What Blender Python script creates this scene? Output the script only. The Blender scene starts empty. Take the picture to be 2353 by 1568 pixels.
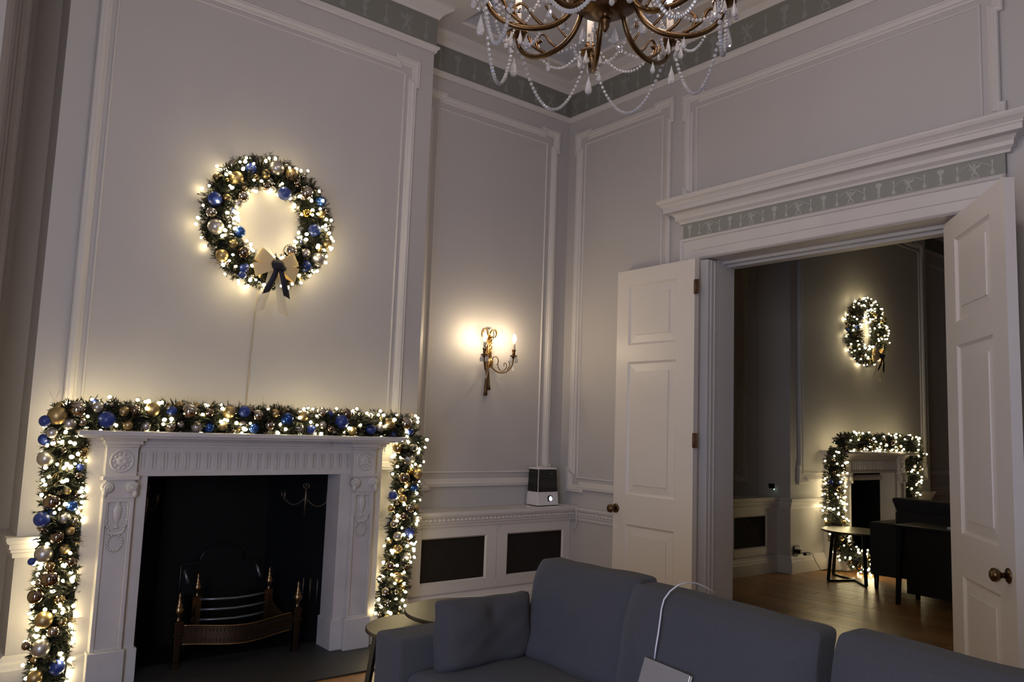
import bpy, bmesh, math, random
import numpy as np
from mathutils import Vector, Matrix
random.seed(7)
PI = math.pi
sc = bpy.context.scene
COL = sc.collection

# ------------------------------------------------------------------ camera
FPX, CX, CY, CAMH = 1806.3026, 1176.5, 784.0, 1.35
def cam_axes(yaw, pitch, roll):
    fwd = np.array([math.sin(yaw) * math.cos(pitch), math.cos(yaw) * math.cos(pitch), math.sin(pitch)])
    right = np.array([math.cos(yaw), -math.sin(yaw), 0.0])
    up = np.cross(right, fwd)
    return (math.cos(roll) * right + math.sin(roll) * up, -math.sin(roll) * right + math.cos(roll) * up, fwd)
CR, CU, CF = cam_axes(0.671579849, 0.107958156, 0.0358103854)
cam_d = bpy.data.cameras.new('camera')
cam = bpy.data.objects.new('camera', cam_d)
COL.objects.link(cam)
cam_d.sensor_fit = 'HORIZONTAL'
cam_d.sensor_width = 36.0
cam_d.lens = FPX / 2353.0 * 36.0
cam_d.clip_start = 0.02
cam.matrix_world = Matrix(((CR[0], CU[0], -CF[0], 0), (CR[1], CU[1], -CF[1], 0), (CR[2], CU[2], -CF[2], CAMH), (0, 0, 0, 1)))
sc.camera = cam
def ray(x, y):
    return CR * (x - CX) / FPX - CU * (y - CY) / FPX + CF
def at(x, y, ax, val):
    """world point seen at photo pixel (x, y) on the plane where axis ax equals val"""
    v = ray(x, y)
    t = (val - (CAMH if ax == 2 else 0.0)) / v[ax]
    return Vector((v[0] * t, v[1] * t, CAMH + v[2] * t))

# ------------------------------------------------------------------ world, lights, exposure
w = bpy.data.worlds.new('world'); sc.world = w; w.use_nodes = True
w.node_tree.nodes['Background'].inputs[0].default_value = (0.25, 0.32, 0.5, 1)
w.node_tree.nodes['Background'].inputs[1].default_value = 0.3
def area(name, loc, target, sx, sy, power, col):
    l = bpy.data.lights.new(name, 'AREA'); l.shape = 'RECTANGLE'; l.size = sx; l.size_y = sy
    l.energy = power; l.color = col
    o = bpy.data.objects.new(name, l); COL.objects.link(o); o.location = loc
    o.rotation_euler = (Vector(target) - Vector(loc)).to_track_quat('-Z', 'Y').to_euler()
    return o
area('dusk_window_light', (-1.04, 0.35, 1.60), (4.4, 3.4, 1.1), 1.3, 2.0, 92, (0.96, 0.92, 0.93))
area('low_window_light', (-1.04, 0.9, 0.75), (2.2, 1.4, 0.7), 1.0, 0.8, 34, (0.12, 0.34, 1.0))
area('dusk_window_light', (1.6, -2.33, 1.9), (1.8, 3.0, 1.9), 2.2, 2.4, 5, (1.0, 0.95, 0.95))
def point(name, loc, power, col, rad=0.03):
    l = bpy.data.lights.new(name, 'POINT'); l.energy = power; l.color = col; l.shadow_soft_size = rad
    o = bpy.data.objects.new(name, l); COL.objects.link(o); o.location = loc
    return o
sc.view_settings.view_transform = 'Standard'
sc.view_settings.look = 'None'
sc.view_settings.gamma = 1.0
sc.view_settings.use_curve_mapping = False
sc.view_settings.exposure = 0.0
cy = sc.cycles
cy.caustics_reflective = False; cy.caustics_refractive = False
cy.max_bounces = 7; cy.diffuse_bounces = 4; cy.glossy_bounces = 3; cy.transmission_bounces = 5; cy.transparent_max_bounces = 8
cy.sample_clamp_indirect = 3.0
cy.use_denoising = True
cy.use_light_tree = True
FAIRY = 41.0      # strength of a fairy light
CANDLE = 225.0     # strength of a lit candle bulb
CHAND = 212.0

# ------------------------------------------------------------------ materials
def mat(name, col, rough=0.5, metal=0.0, bump=0.0, bscale=40.0, var=0.0, vscale=6.0, emit=None, estr=0.0, trans=0.0, ior=1.45, spec=0.5, sheen=0.0, coord='Object', stretch=None):
    m = bpy.data.materials.new(name); m.use_nodes = True
    nt = m.node_tree; b = nt.nodes['Principled BSDF']
    b.inputs['Base Color'].default_value = (*col, 1); b.inputs['Roughness'].default_value = rough
    b.inputs['Metallic'].default_value = metal; b.inputs['IOR'].default_value = ior
    b.inputs['Specular IOR Level'].default_value = spec
    b.inputs['Transmission Weight'].default_value = trans
    b.inputs['Sheen Weight'].default_value = sheen
    if emit:
        b.inputs['Emission Color'].default_value = (*emit, 1); b.inputs['Emission Strength'].default_value = estr
    if bump or var:
        tc = nt.nodes.new('ShaderNodeTexCoord'); src = tc.outputs[coord]
        if stretch:
            mp = nt.nodes.new('ShaderNodeMapping'); mp.inputs['Scale'].default_value = stretch
            nt.links.new(src, mp.inputs[0]); src = mp.outputs[0]
    if bump:
        n = nt.nodes.new('ShaderNodeTexNoise'); n.inputs['Scale'].default_value = bscale; n.inputs['Detail'].default_value = 3
        nt.links.new(src, n.inputs[0])
        bp = nt.nodes.new('ShaderNodeBump'); bp.inputs['Strength'].default_value = bump; bp.inputs['Distance'].default_value = 0.01
        nt.links.new(n.outputs[0], bp.inputs['Height']); nt.links.new(bp.outputs[0], b.inputs['Normal'])
    if var:
        n2 = nt.nodes.new('ShaderNodeTexNoise'); n2.inputs['Scale'].default_value = vscale; n2.inputs['Detail'].default_value = 5
        nt.links.new(src, n2.inputs[0])
        mx = nt.nodes.new('ShaderNodeMix'); mx.data_type = 'RGBA'
        mx.inputs[6].default_value = (*[c * (1 - var) for c in col], 1); mx.inputs[7].default_value = (*[min(1, c * (1 + var)) for c in col], 1)
        nt.links.new(n2.outputs[0], mx.inputs[0]); nt.links.new(mx.outputs[2], b.inputs['Base Color'])
    return m
M = {}
M['wall'] = mat('wall_paint', (0.47, 0.445, 0.43), 0.6, bump=0.03, bscale=60, var=0.03, vscale=3)
M['trim'] = mat('trim_paint', (0.58, 0.55, 0.525), 0.42, bump=0.04, bscale=50, var=0.03, vscale=5)
M['door'] = mat('door_paint', (0.69, 0.64, 0.59), 0.38, bump=0.05, bscale=35, var=0.03, vscale=4)
M['ceil'] = mat('ceiling_paint', (0.55, 0.54, 0.56), 0.7, var=0.02)
M['cove'] = mat('cove_paint', (0.38, 0.385, 0.42), 0.7, var=0.03)
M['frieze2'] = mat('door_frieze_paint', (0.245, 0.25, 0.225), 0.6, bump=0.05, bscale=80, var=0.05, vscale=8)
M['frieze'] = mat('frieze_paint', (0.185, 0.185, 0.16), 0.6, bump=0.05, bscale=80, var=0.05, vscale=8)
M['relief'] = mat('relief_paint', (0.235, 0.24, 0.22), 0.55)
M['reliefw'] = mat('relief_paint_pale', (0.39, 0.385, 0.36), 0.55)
M['marble'] = mat('marble', (0.56, 0.525, 0.495), 0.38, bump=0.03, bscale=18, var=0.16, vscale=7)
M['slate'] = mat('slate', (0.030, 0.029, 0.028), 0.5, bump=0.05, bscale=30, var=0.25, vscale=9)
M['iron'] = mat('black_iron', (0.003, 0.003, 0.003), 0.7, bump=0.05, bscale=60, spec=0.25)
M['ironp'] = mat('polished_black_iron', (0.006, 0.007, 0.009), 0.22)
M['steel'] = mat('bar_steel', (0.20, 0.20, 0.21), 0.4, metal=0.8)
M['brass'] = mat('aged_brass', (0.27, 0.17, 0.08), 0.32, metal=1.0, var=0.25, vscale=25)
M['grate'] = mat('dark_grate_metal', (0.07, 0.043, 0.026), 0.45, metal=1.0, var=0.3, vscale=30)
M['dbrass'] = mat('dark_brass', (0.13, 0.075, 0.035), 0.4, metal=1.0, var=0.3, vscale=30)
M['armbrass'] = mat('bronzed_brass', (0.13, 0.078, 0.036), 0.36, metal=1.0, var=0.3, vscale=18)
M['gilt'] = mat('gilt', (0.55, 0.33, 0.12), 0.33, metal=1.0, var=0.3, vscale=60)
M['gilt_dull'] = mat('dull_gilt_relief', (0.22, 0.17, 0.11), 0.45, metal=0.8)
M['knob'] = mat('bronze_knob', (0.15, 0.095, 0.05), 0.3, metal=1.0, var=0.2, vscale=40)
M['hinge'] = mat('brown_hinge', (0.11, 0.055, 0.03), 0.5, metal=0.3)
M['mesh'] = mat('grille_mesh', (0.030, 0.022, 0.015), 0.6)
M['hole'] = mat('dark_cavity', (0.008, 0.006, 0.005), 0.8)
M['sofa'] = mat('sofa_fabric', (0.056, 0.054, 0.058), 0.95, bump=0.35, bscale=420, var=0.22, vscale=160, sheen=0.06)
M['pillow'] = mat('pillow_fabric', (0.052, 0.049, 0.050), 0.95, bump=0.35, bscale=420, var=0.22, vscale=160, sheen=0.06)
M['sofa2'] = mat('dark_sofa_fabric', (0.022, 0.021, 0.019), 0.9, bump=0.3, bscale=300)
M['black'] = mat('black_lacquer', (0.004, 0.004, 0.004), 0.4)
M['tabletop'] = mat('bronze_table_top', (0.075, 0.062, 0.040), 0.40, metal=0.6, var=0.08, vscale=12)
M['blackmetal'] = mat('black_metal', (0.006, 0.006, 0.007), 0.4, metal=0.3)
M['alu'] = mat('aluminium', (0.46, 0.44, 0.42), 0.38, metal=0.75)
M['cable'] = mat('white_cable', (0.62, 0.60, 0.60), 0.5)
M['wplastic'] = mat('white_plastic', (0.66, 0.62, 0.62), 0.35)
M['smoke'] = mat('smoked_tank', (0.014, 0.013, 0.012), 0.12)
M['screen'] = mat('lit_display', (0.9, 0.95, 1.0), 0.4, emit=(0.85, 0.92, 1.0), estr=2.2)
M['led'] = mat('green_led', (0.5, 0.8, 0.6), 0.4, emit=(0.5, 0.8, 0.55), estr=3.0)
M['candle'] = mat('candle_sleeve', (0.66, 0.58, 0.48), 0.5)
M['flame'] = mat('lit_bulb', (1, 0.9, 0.75), 0.4, emit=(1.0, 0.80, 0.52), estr=CANDLE)
M['chand'] = mat('chandelier_bulb', (1, 0.95, 0.9), 0.4, emit=(1.0, 0.845, 0.79), estr=CHAND)
M['fairy'] = mat('fairy_bulb', (1, 0.9, 0.7), 0.4, emit=(1.0, 0.825, 0.46), estr=FAIRY)
M['pine'] = mat('pine_needles', (0.015, 0.017, 0.006), 0.65, var=0.5, vscale=14)
M['bark'] = mat('garland_core', (0.005, 0.006, 0.003), 0.95)
M['twig'] = mat('gold_twig', (0.50, 0.36, 0.16), 0.35, metal=0.7)
M['b_gold_matte'] = mat('bauble_matte_gold', (0.47, 0.34, 0.15), 0.42, metal=0.85)
M['b_gold'] = mat('bauble_shiny_gold', (0.62, 0.46, 0.22), 0.12, metal=1.0)
M['b_yellow'] = mat('bauble_yellow_gold', (0.75, 0.50, 0.10), 0.12, metal=1.0)
M['b_silver_matte'] = mat('bauble_matte_silver', (0.52, 0.48, 0.42), 0.36, metal=0.8)
M['b_mirror'] = mat('bauble_champagne_mirror', (0.60, 0.52, 0.42), 0.06, metal=1.0)
M['b_brown'] = mat('bauble_bronze_mirror', (0.30, 0.23, 0.17), 0.07, metal=1.0)
M['b_navy'] = mat('bauble_matte_navy', (0.022, 0.045, 0.21), 0.35, spec=0.6)
M['b_blue'] = mat('bauble_glossy_blue', (0.03, 0.085, 0.30), 0.08, metal=0.6)
M['cap'] = mat('bauble_cap', (0.5, 0.42, 0.25), 0.3, metal=1.0)
M['navyribbon'] = mat('navy_ribbon', (0.004, 0.005, 0.016), 0.6)
M['bowgold'] = mat('gold_ribbon', (0.72, 0.54, 0.26), 0.55, bump=0.2, bscale=300)
M['crystal'] = mat('crystal', (0.95, 0.92, 0.90), 0.04, trans=0.62, ior=1.5)
M['wood2'] = None
def sheer_mat():
    m = bpy.data.materials.new('sheer_ribbon'); m.use_nodes = True
    nt = m.node_tree; b = nt.nodes['Principled BSDF']
    b.inputs['Base Color'].default_value = (0.75, 0.68, 0.52, 1); b.inputs['Roughness'].default_value = 0.5
    tr = nt.nodes.new('ShaderNodeBsdfTransparent'); mx = nt.nodes.new('ShaderNodeMixShader'); mx.inputs[0].default_value = 0.5
    nt.links.new(tr.outputs[0], mx.inputs[1]); nt.links.new(b.outputs[0], mx.inputs[2])
    nt.links.new(mx.outputs[0], nt.nodes['Material Output'].inputs[0])
    return m
M['sheer'] = sheer_mat()
def oak(name, c1, c2):
    m = bpy.data.materials.new(name); m.use_nodes = True
    nt = m.node_tree; b = nt.nodes['Principled BSDF']; b.inputs['Roughness'].default_value = 0.33
    tc = nt.nodes.new('ShaderNodeTexCoord'); mp = nt.nodes.new('ShaderNodeMapping'); mp.inputs['Scale'].default_value = (14, 1.2, 14)
    nt.links.new(tc.outputs['Object'], mp.inputs[0])
    oi = nt.nodes.new('ShaderNodeObjectInfo')
    ad = nt.nodes.new('ShaderNodeVectorMath'); ad.operation = 'ADD'
    nt.links.new(mp.outputs[0], ad.inputs[0]); nt.links.new(oi.outputs['Location'], ad.inputs[1])
    n = nt.nodes.new('ShaderNodeTexNoise'); n.inputs['Scale'].default_value = 3.0; n.inputs['Detail'].default_value = 6
    nt.links.new(ad.outputs[0], n.inputs[0])
    mx = nt.nodes.new('ShaderNodeMix'); mx.data_type = 'RGBA'
    mx.inputs[6].default_value = (*c1, 1); mx.inputs[7].default_value = (*c2, 1)
    nt.links.new(n.outputs[0], mx.inputs[0])
    hv = nt.nodes.new('ShaderNodeHueSaturation')
    mr = nt.nodes.new('ShaderNodeMapRange'); mr.inputs[3].default_value = 0.75; mr.inputs[4].default_value = 1.2
    nt.links.new(oi.outputs['Random'], mr.inputs[0]); nt.links.new(mr.outputs[0], hv.inputs['Value'])
    nt.links.new(mx.outputs[2], hv.inputs['Color']); nt.links.new(hv.outputs[0], b.inputs['Base Color'])
    return m
M['oak'] = oak('oak_boards', (0.21, 0.095, 0.028), (0.36, 0.185, 0.06))

# ------------------------------------------------------------------ mesh helpers
def sp(pts, k=4):
    """Catmull-Rom curve through pts"""
    p = [Vector(q) for q in pts]; out = []
    for i in range(len(p) - 1):
        a = p[max(i - 1, 0)]; b = p[i]; c = p[i + 1]; d = p[min(i + 2, len(p) - 1)]
        for j in range(k):
            t = j / k
            out.append(0.5 * ((2 * b) + (c - a) * t + (2 * a - 5 * b + 4 * c - d) * t * t + (3 * b - a - 3 * c + d) * t ** 3))
    out.append(p[-1]); return out
class MB:
    def __init__(s): s.v = []; s.f = []; s.sm = []
    def add(s, vs, fs, smooth=False):
        o = len(s.v); s.v += [tuple(p) for p in vs]
        for f in fs: s.f.append(tuple(i + o for i in f)); s.sm.append(smooth)
        return s
    def box(s, a, b):
        x0, y0, z0 = a; x1, y1, z1 = b
        return s.add([(x0, y0, z0), (x1, y0, z0), (x1, y1, z0), (x0, y1, z0), (x0, y0, z1), (x1, y0, z1), (x1, y1, z1), (x0, y1, z1)],
                     [(3, 2, 1, 0), (4, 5, 6, 7), (0, 1, 5, 4), (1, 2, 6, 5), (2, 3, 7, 6), (3, 0, 4, 7)])
    def hexa(s, p8):
        return s.add(p8, [(3, 2, 1, 0), (4, 5, 6, 7), (0, 1, 5, 4), (1, 2, 6, 5), (2, 3, 7, 6), (3, 0, 4, 7)])
    def ball(s, c, r, seg=16, ring=10, sc3=(1, 1, 1), smooth=True):
        vs = []; fs = []
        c = Vector(c)
        vs.append((c.x, c.y, c.z - r * sc3[2]))
        for i in range(1, ring):
            t = -PI / 2 + PI * i / ring
            for j in range(seg):
                a = 2 * PI * j / seg
                vs.append((c.x + r * sc3[0] * math.cos(t) * math.cos(a), c.y + r * sc3[1] * math.cos(t) * math.sin(a), c.z + r * sc3[2] * math.sin(t)))
        vs.append((c.x, c.y, c.z + r * sc3[2])); n = len(vs) - 1
        for j in range(seg): fs.append((0, 1 + (j + 1) % seg, 1 + j))
        for i in range(ring - 2):
            for j in range(seg):
                a = 1 + i * seg + j; b = 1 + i * seg + (j + 1) % seg
                fs.append((a, b, b + seg, a + seg))
        for j in range(seg): fs.append((n, n - seg + j, n - seg + (j + 1) % seg))
        return s.add(vs, fs, smooth)
    def lathe(s, c, prof, seg=16, axis=Vector((0, 0, 1)), smooth=True, flat=(1, 1)):
        """prof: list of (radius, height) along axis from c; flat squashes the two cross axes"""
        axis = Vector(axis).normalized()
        u = axis.orthogonal().normalized()
        if abs(axis.z) > 0.99: u = Vector((1, 0, 0))
        v = axis.cross(u).normalized(); c = Vector(c)
        vs = []; fs = []; m = len(prof)
        for (r, h) in prof:
            for j in range(seg):
                a = 2 * PI * j / seg
                vs.append(c + axis * h + u * (r * math.cos(a) * flat[0]) + v * (r * math.sin(a) * flat[1]))
        for i in range(m - 1):
            for j in range(seg):
                fs.append((i * seg + j, i * seg + (j + 1) % seg, (i + 1) * seg + (j + 1) % seg, (i + 1) * seg + j))
        fs.append(tuple(reversed(range(seg)))); fs.append(tuple(range((m - 1) * seg, m * seg)))
        return s.add(vs, fs, smooth)
    def tube(s, pts, r, seg=6, smooth=True, flat=None):
        """pts: path; r: radius or list"""
        pts = [Vector(p) for p in pts]; n = len(pts)
        if isinstance(r, (list, tuple)) and len(r) != n: r = [float(q) for q in np.interp(np.linspace(0, 1, n), np.linspace(0, 1, len(r)), r)]
        vs = []; fs = []; prev = None
        for i, p in enumerate(pts):
            t = (pts[min(i + 1, n - 1)] - pts[max(i - 1, 0)])
            t = t.normalized() if t.length > 1e-9 else Vector((0, 0, 1))
            if prev is None: u = t.orthogonal().normalized()
            else:
                u = prev - t * prev.dot(t)
                u = u.normalized() if u.length > 1e-6 else t.orthogonal().normalized()
            prev = u; v = t.cross(u); rr = r[i] if isinstance(r, (list, tuple)) else r
            for j in range(seg):
                a = 2 * PI * j / seg
                vs.append(p + u * (rr * math.cos(a)) + v * (rr * math.sin(a)))
        for i in range(n - 1):
            for j in range(seg):
                fs.append((i * seg + j, i * seg + (j + 1) % seg, (i + 1) * seg + (j + 1) % seg, (i + 1) * seg + j))
        fs.append(tuple(reversed(range(seg)))); fs.append(tuple(range((n - 1) * seg, n * seg)))
        return s.add(vs, fs, smooth)
    def bar(s, pts, w, h, side=Vector((0, 0, 1))):
        """flat bar of width w (along side) and thickness h following pts"""
        pts = [Vector(p) for p in pts]; n = len(pts); vs = []; fs = []
        side = Vector(side)
        for i, p in enumerate(pts):
            t = (pts[min(i + 1, n - 1)] - pts[max(i - 1, 0)]).normalized()
            a = (side - t * side.dot(t)).normalized(); b = t.cross(a)
            for (p1, p2) in ((-1, -1), (1, -1), (1, 1), (-1, 1)):
                vs.append(p + a * (w / 2 * p1) + b * (h / 2 * p2))
        for i in range(n - 1):
            for j in range(4):
                fs.append((i * 4 + j, i * 4 + (j + 1) % 4, i * 4 + 4 + (j + 1) % 4, i * 4 + 4 + j))
        fs.append((3, 2, 1, 0)); k = (n - 1) * 4; fs.append((k, k + 1, k + 2, k + 3))
        return s.add(vs, fs)
    def sweep(s, path, prof, mp, closed=False, prof_closed=True):
        """path: 2D points, interior on the right; prof: (u to the right, v); mp(x, y, v) gives the 3D point"""
        n = len(path); vs = []; fs = []; k = len(prof)
        def nrm(a, b):
            d = Vector((b[0] - a[0], b[1] - a[1])); d.normalize(); return Vector((d.y, -d.x))
        for i in range(n):
            if closed: n1 = nrm(path[i - 1], path[i]); n2 = nrm(path[i], path[(i + 1) % n])
            else:
                n1 = nrm(path[i - 1], path[i]) if i > 0 else None
                n2 = nrm(path[i], path[i + 1]) if i < n - 1 else None
                n1 = n1 or n2; n2 = n2 or n1
            m = (n1 + n2) / max(0.15, 1 + n1.dot(n2))
            for (u, v) in prof: vs.append(mp(path[i][0] + m.x * u, path[i][1] + m.y * u, v))
        last = n if closed else n - 1
        for i in range(last):
            j = (i + 1) % n
            for q in range(k if prof_closed else k - 1):
                r = (q + 1) % k
                fs.append((i * k + q, i * k + r, j * k + r, j * k + q))
        if not closed and prof_closed:
            fs.append(tuple(range(k))); fs.append(tuple(reversed(range((n - 1) * k, n * k))))
        return s.add(vs, fs)
    def mesh(s, name, m, off=(0, 0, 0)):
        me = bpy.data.meshes.new(name)
        ox, oy, oz = off
        me.from_pydata([(x - ox, y - oy, z - oz) for (x, y, z) in s.v], [], s.f)
        me.polygons.foreach_set('use_smooth', s.sm)
        for mm in (m if isinstance(m, (list, tuple)) else [m]): me.materials.append(mm)
        bm = bmesh.new(); bm.from_mesh(me); bmesh.ops.recalc_face_normals(bm, faces=bm.faces); bm.to_mesh(me); bm.free()
        me.update()
        return me
def wbase(o):
    p = Vector((0, 0, 0))
    while o is not None: p += o.location; o = o.parent
    return p
def obj(name, mb, m, parent=None, kind=None, base=None, bevel=0):
    """links a mesh object; its vertices are world points; base moves the origin there"""
    off = wbase(parent) if parent else Vector((0, 0, 0))
    b = Vector(base) if base is not None else off
    me = mb.mesh(name, m, b)
    o = bpy.data.objects.new(name, me); COL.objects.link(o)
    o.location = b - off
    if parent: o.parent = parent
    if kind: o['kind'] = kind
    if bevel:
        md = o.modifiers.new('bevel', 'BEVEL'); md.width = bevel; md.segments = 2; md.limit_method = 'ANGLE'
    return o
def piece(name, me, parent, p, scale=(1, 1, 1), rot=None):
    """a piece that shares mesh data, at world point p"""
    o = bpy.data.objects.new(name, me); COL.objects.link(o)
    if parent: o.parent = parent; o.location = Vector(p) - wbase(parent)
    else: o.location = p
    o.scale = scale
    if rot is not None: o.rotation_euler = rot
    return o
def tag(o, label, cat, group=None, kind=None):
    o['label'] = label; o['category'] = cat
    if group: o['group'] = group
    if kind: o['kind'] = kind
    return o
def thing(name, loc, label, cat, group=None):
    o = bpy.data.objects.new(name, None); COL.objects.link(o); o.location = loc; o.empty_display_size = 0.05
    return tag(o, label, cat, group)
def struct(name, mb, m, label=None, **k):
    o = obj(name, mb, m, **k); o['kind'] = 'structure'
    if label: o['label'] = label
    return o
def dup(root, loc, rz=None, label=None):
    r = root.copy(); COL.objects.link(r); r.location = loc
    if rz is not None: r.rotation_euler = (0, 0, rz)
    if label: r['label'] = label
    for ch in list(root.children):
        c = ch.copy(); COL.objects.link(c); c.parent = r
        for g in list(ch.children):
            d = g.copy(); COL.objects.link(d); d.parent = c
    return r
XY = lambda x, y, v: (x, y, v)

# ================================================================== ROOM SHELL
AY, BY, BX = 4.85, 4.55, 4.41            # alcove wall, chimney breast face, doorway wall
BL, BR = 0.578, 2.82                     # chimney breast sides
XL, YB = -1.10, -2.40                    # left wall, rear wall
CZ = 4.37
WX2 = 4.71                               # doorway wall, far face
A2Y, B2L, B2R, X2R = 4.48, 7.19, 10.30, 12.6
OY0, OY1, OZ = 1.66, 3.45, 2.573         # doorway
struct('floor', MB().box((XL - 0.2, YB - 0.2, -0.12), (X2R + 0.2, AY + 0.3, -0.008)), M['oak'], 'oak floor under both rooms')
struct('ceiling', MB().box((XL - 0.2, YB - 0.2, CZ), (X2R + 0.2, AY + 0.3, CZ + 0.1)), M['ceil'], 'pale plaster ceiling')
struct('wall_left', MB().box((XL - 0.2, YB - 0.2, -0.05), (XL, AY + 0.3, CZ + 0.05)), M['wall'])
struct('wall_shade_fin', MB().box((XL - 0.1, 3.95, -0.05), (0.262, AY + 0.1, CZ + 0.05)), M['wall'], 'added wall fin out of view, shading the left alcove')  # added fin outside the view, keeps the left recess in shade
struct('wall_rear', MB().box((XL - 0.1, YB - 0.2, -0.05), (X2R + 0.1, YB, CZ + 0.05)), M['wall'])
mb = MB().box((XL - 0.1, AY, -0.05), (0.9, AY + 0.2, CZ + 0.05)).box((2.5, AY, -0.05), (7.9, AY + 0.2, CZ + 0.05)).box((9.2, AY, -0.05), (X2R + 0.1, AY + 0.2, CZ + 0.05))
mb.box((0.9, AY, 1.3), (2.5, AY + 0.2, CZ + 0.05)).box((7.9, AY, 1.3), (9.2, AY + 0.2, CZ + 0.05))
struct('wall_back', mb, M['wall'], 'grey panelled back wall of both rooms')
struct('wall_far', MB().box((X2R, YB - 0.1, -0.05), (X2R + 0.2, AY + 0.2, CZ + 0.05)), M['wall'])
mb = MB().box((BX, OY1 - 0.0, 0), (WX2, AY, CZ)).box((BX, YB, 0), (WX2, OY0, CZ)).box((BX, OY0, OZ), (WX2, OY1, CZ))
struct('wall_right', mb, M['wall'], 'grey panelled wall with the double doorway')
# chimney breasts with a firebox cavity
def breast(y, xl, xr, ox0, ox1, oz, name, label):
    m = MB().box((xl, y, 0), (ox0, AY, CZ)).box((ox1, y, 0), (xr, AY, CZ)).box((ox0, y, oz), (ox1, AY, CZ))
    return struct(name, m, M['wall'], label)
breast(BY, BL, BR, 1.02, 2.31, 1.12, 'wall_chimney', 'grey chimney breast behind the large wreath')
breast(A2Y, B2L, B2R, 7.96, 9.14, 1.06, 'wall_chimney_far', 'chimney breast of the far room')
# perimeter paths, interior on the right
PER1 = [(XL, YB), (XL, AY), (BL, AY), (BL, BY), (BR, BY), (BR, AY), (BX, AY), (BX, YB)]
PER2 = [(WX2, YB), (WX2, AY), (B2L, AY), (B2L, A2Y), (B2R, A2Y), (B2R, AY), (X2R, AY), (X2R, YB)]
def perim(name, prof, m, path, label, closed=True, **k):
    return struct(name, MB().sweep(path, prof, XY, closed), m, label, **k)
# frieze band, its lower fillet, cornice, cove
t = perim('trim_1', [(0, 3.955), (0.012, 3.955), (0.016, 3.972), (0.03, 3.985), (0.03, 3.998), (0, 3.998)], M['trim'], PER1, 'white fillet under the frieze')
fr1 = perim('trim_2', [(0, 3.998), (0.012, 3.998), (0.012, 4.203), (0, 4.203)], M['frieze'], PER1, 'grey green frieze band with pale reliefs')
t = perim('trim_3', [(0, 4.203), (0.02, 4.203), (0.03, 4.222), (0.045, 4.24), (0.085, 4.262), (0.096, 4.27), (0.096, 4.287), (0.25, 4.292), (0.262, 4.30), (0.262, 4.316), (0, 4.40)], M['trim'], PER1, 'white projecting cornice')
t = perim('trim_4', [(0.20, 4.312), (0.262, 4.312), (0.285, 4.325), (0.33, 4.345), (0.362, 4.362), (0.362, 4.40), (0.2, 4.40)], M['cove'], PER1, 'grey cove between cornice and ceiling')
t = perim('trim_5', [(0, 3.955), (0.012, 3.955), (0.03, 3.985), (0.03, 3.998), (0, 3.998)], M['trim'], PER2, 'fillet of the far room')
t = perim('trim_6', [(0, 3.998), (0.012, 3.998), (0.012, 4.203), (0, 4.203)], M['frieze'], PER2, 'grey frieze of the far room')
t = perim('trim_7', [(0, 4.203), (0.02, 4.203), (0.096, 4.27), (0.096, 4.287), (0.262, 4.30), (0.262, 4.40), (0, 4.40)], M['trim'], PER2, 'cornice of the far room')
# dado rails and baseboards
DADO = [(0, 0.628), (0.012, 0.628), (0.014, 0.650), (0.022, 0.656), (0.022, 0.668), (0.030, 0.672), (0.030, 0.694), (0.040, 0.700), (0.048, 0.716), (0.048, 0.730), (0, 0.730)]
BASE = [(0, 0), (0.045, 0), (0.045, 0.105), (0.038, 0.112), (0.034, 0.13), (0.022, 0.142), (0.018, 0.16), (0.008, 0.168), (0, 0.168)]
wallb_pts = [(BX, 4.635), (BX, 3.60)]
struct('trim_8', MB().sweep([(BX, 4.64), (BX, 3.612)], DADO, XY), M['trim'], 'beaded dado rail beside the open door leaf')
struct('trim_9', MB().sweep([(BL, AY), (BL, BY), (0.83, BY)], DADO, XY), M['trim'], 'dado rail at the left corner of the chimney breast')
struct('trim_10', MB().sweep([(2.485, BY), (BR, BY), (BR, 4.66)], DADO, XY), M['trim'], 'dado rail right of the fireplace')
struct('trim_11', MB().sweep([(WX2, 3.62), (WX2, 4.60)], DADO, XY), M['trim'])
struct('trim_12', MB().sweep([(B2L, 4.62), (B2L, A2Y), (8.02, A2Y)], DADO, XY), M['trim'], 'dado rail of the far chimney breast')
struct('trim_13', MB().sweep([(9.9, A2Y), (B2R, A2Y), (B2R, AY), (12.5, AY)], DADO, XY), M['trim'])
struct('baseboard_right', MB().sweep([(BX, 4.64), (BX, 3.612)], BASE, XY), M['trim'])
struct('baseboard_left', MB().sweep([(XL, AY), (BL, AY), (BL, BY), (0.83, BY)], BASE, XY), M['trim'], 'white baseboard at the left of the fireplace')
struct('baseboard_chimney', MB().sweep([(2.485, BY), (BR, BY), (BR, 4.66)], BASE, XY), M['trim'])
struct('baseboard_far', MB().sweep([(B2L, 4.62), (B2L, A2Y), (8.02, A2Y)], BASE, XY), M['trim'], 'baseboard of the far chimney breast')
# beads on the dado rail of the doorway wall
ico = bmesh.new(); bmesh.ops.create_icosphere(ico, subdivisions=1, radius=1.0)
ME_BEAD = bpy.data.meshes.new('bead'); ico.to_mesh(ME_BEAD); ico.free()
ME_BEAD.polygons.foreach_set('use_smooth', [True] * len(ME_BEAD.polygons)); ME_BEAD.materials.append(M['trim'])
rail = bpy.data.objects['trim_8']
for i in range(26):
    piece('bead', ME_BEAD, rail, (BX - 0.033, 4.60 - i * 0.037, 0.683), (0.009, 0.009, 0.010))

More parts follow.
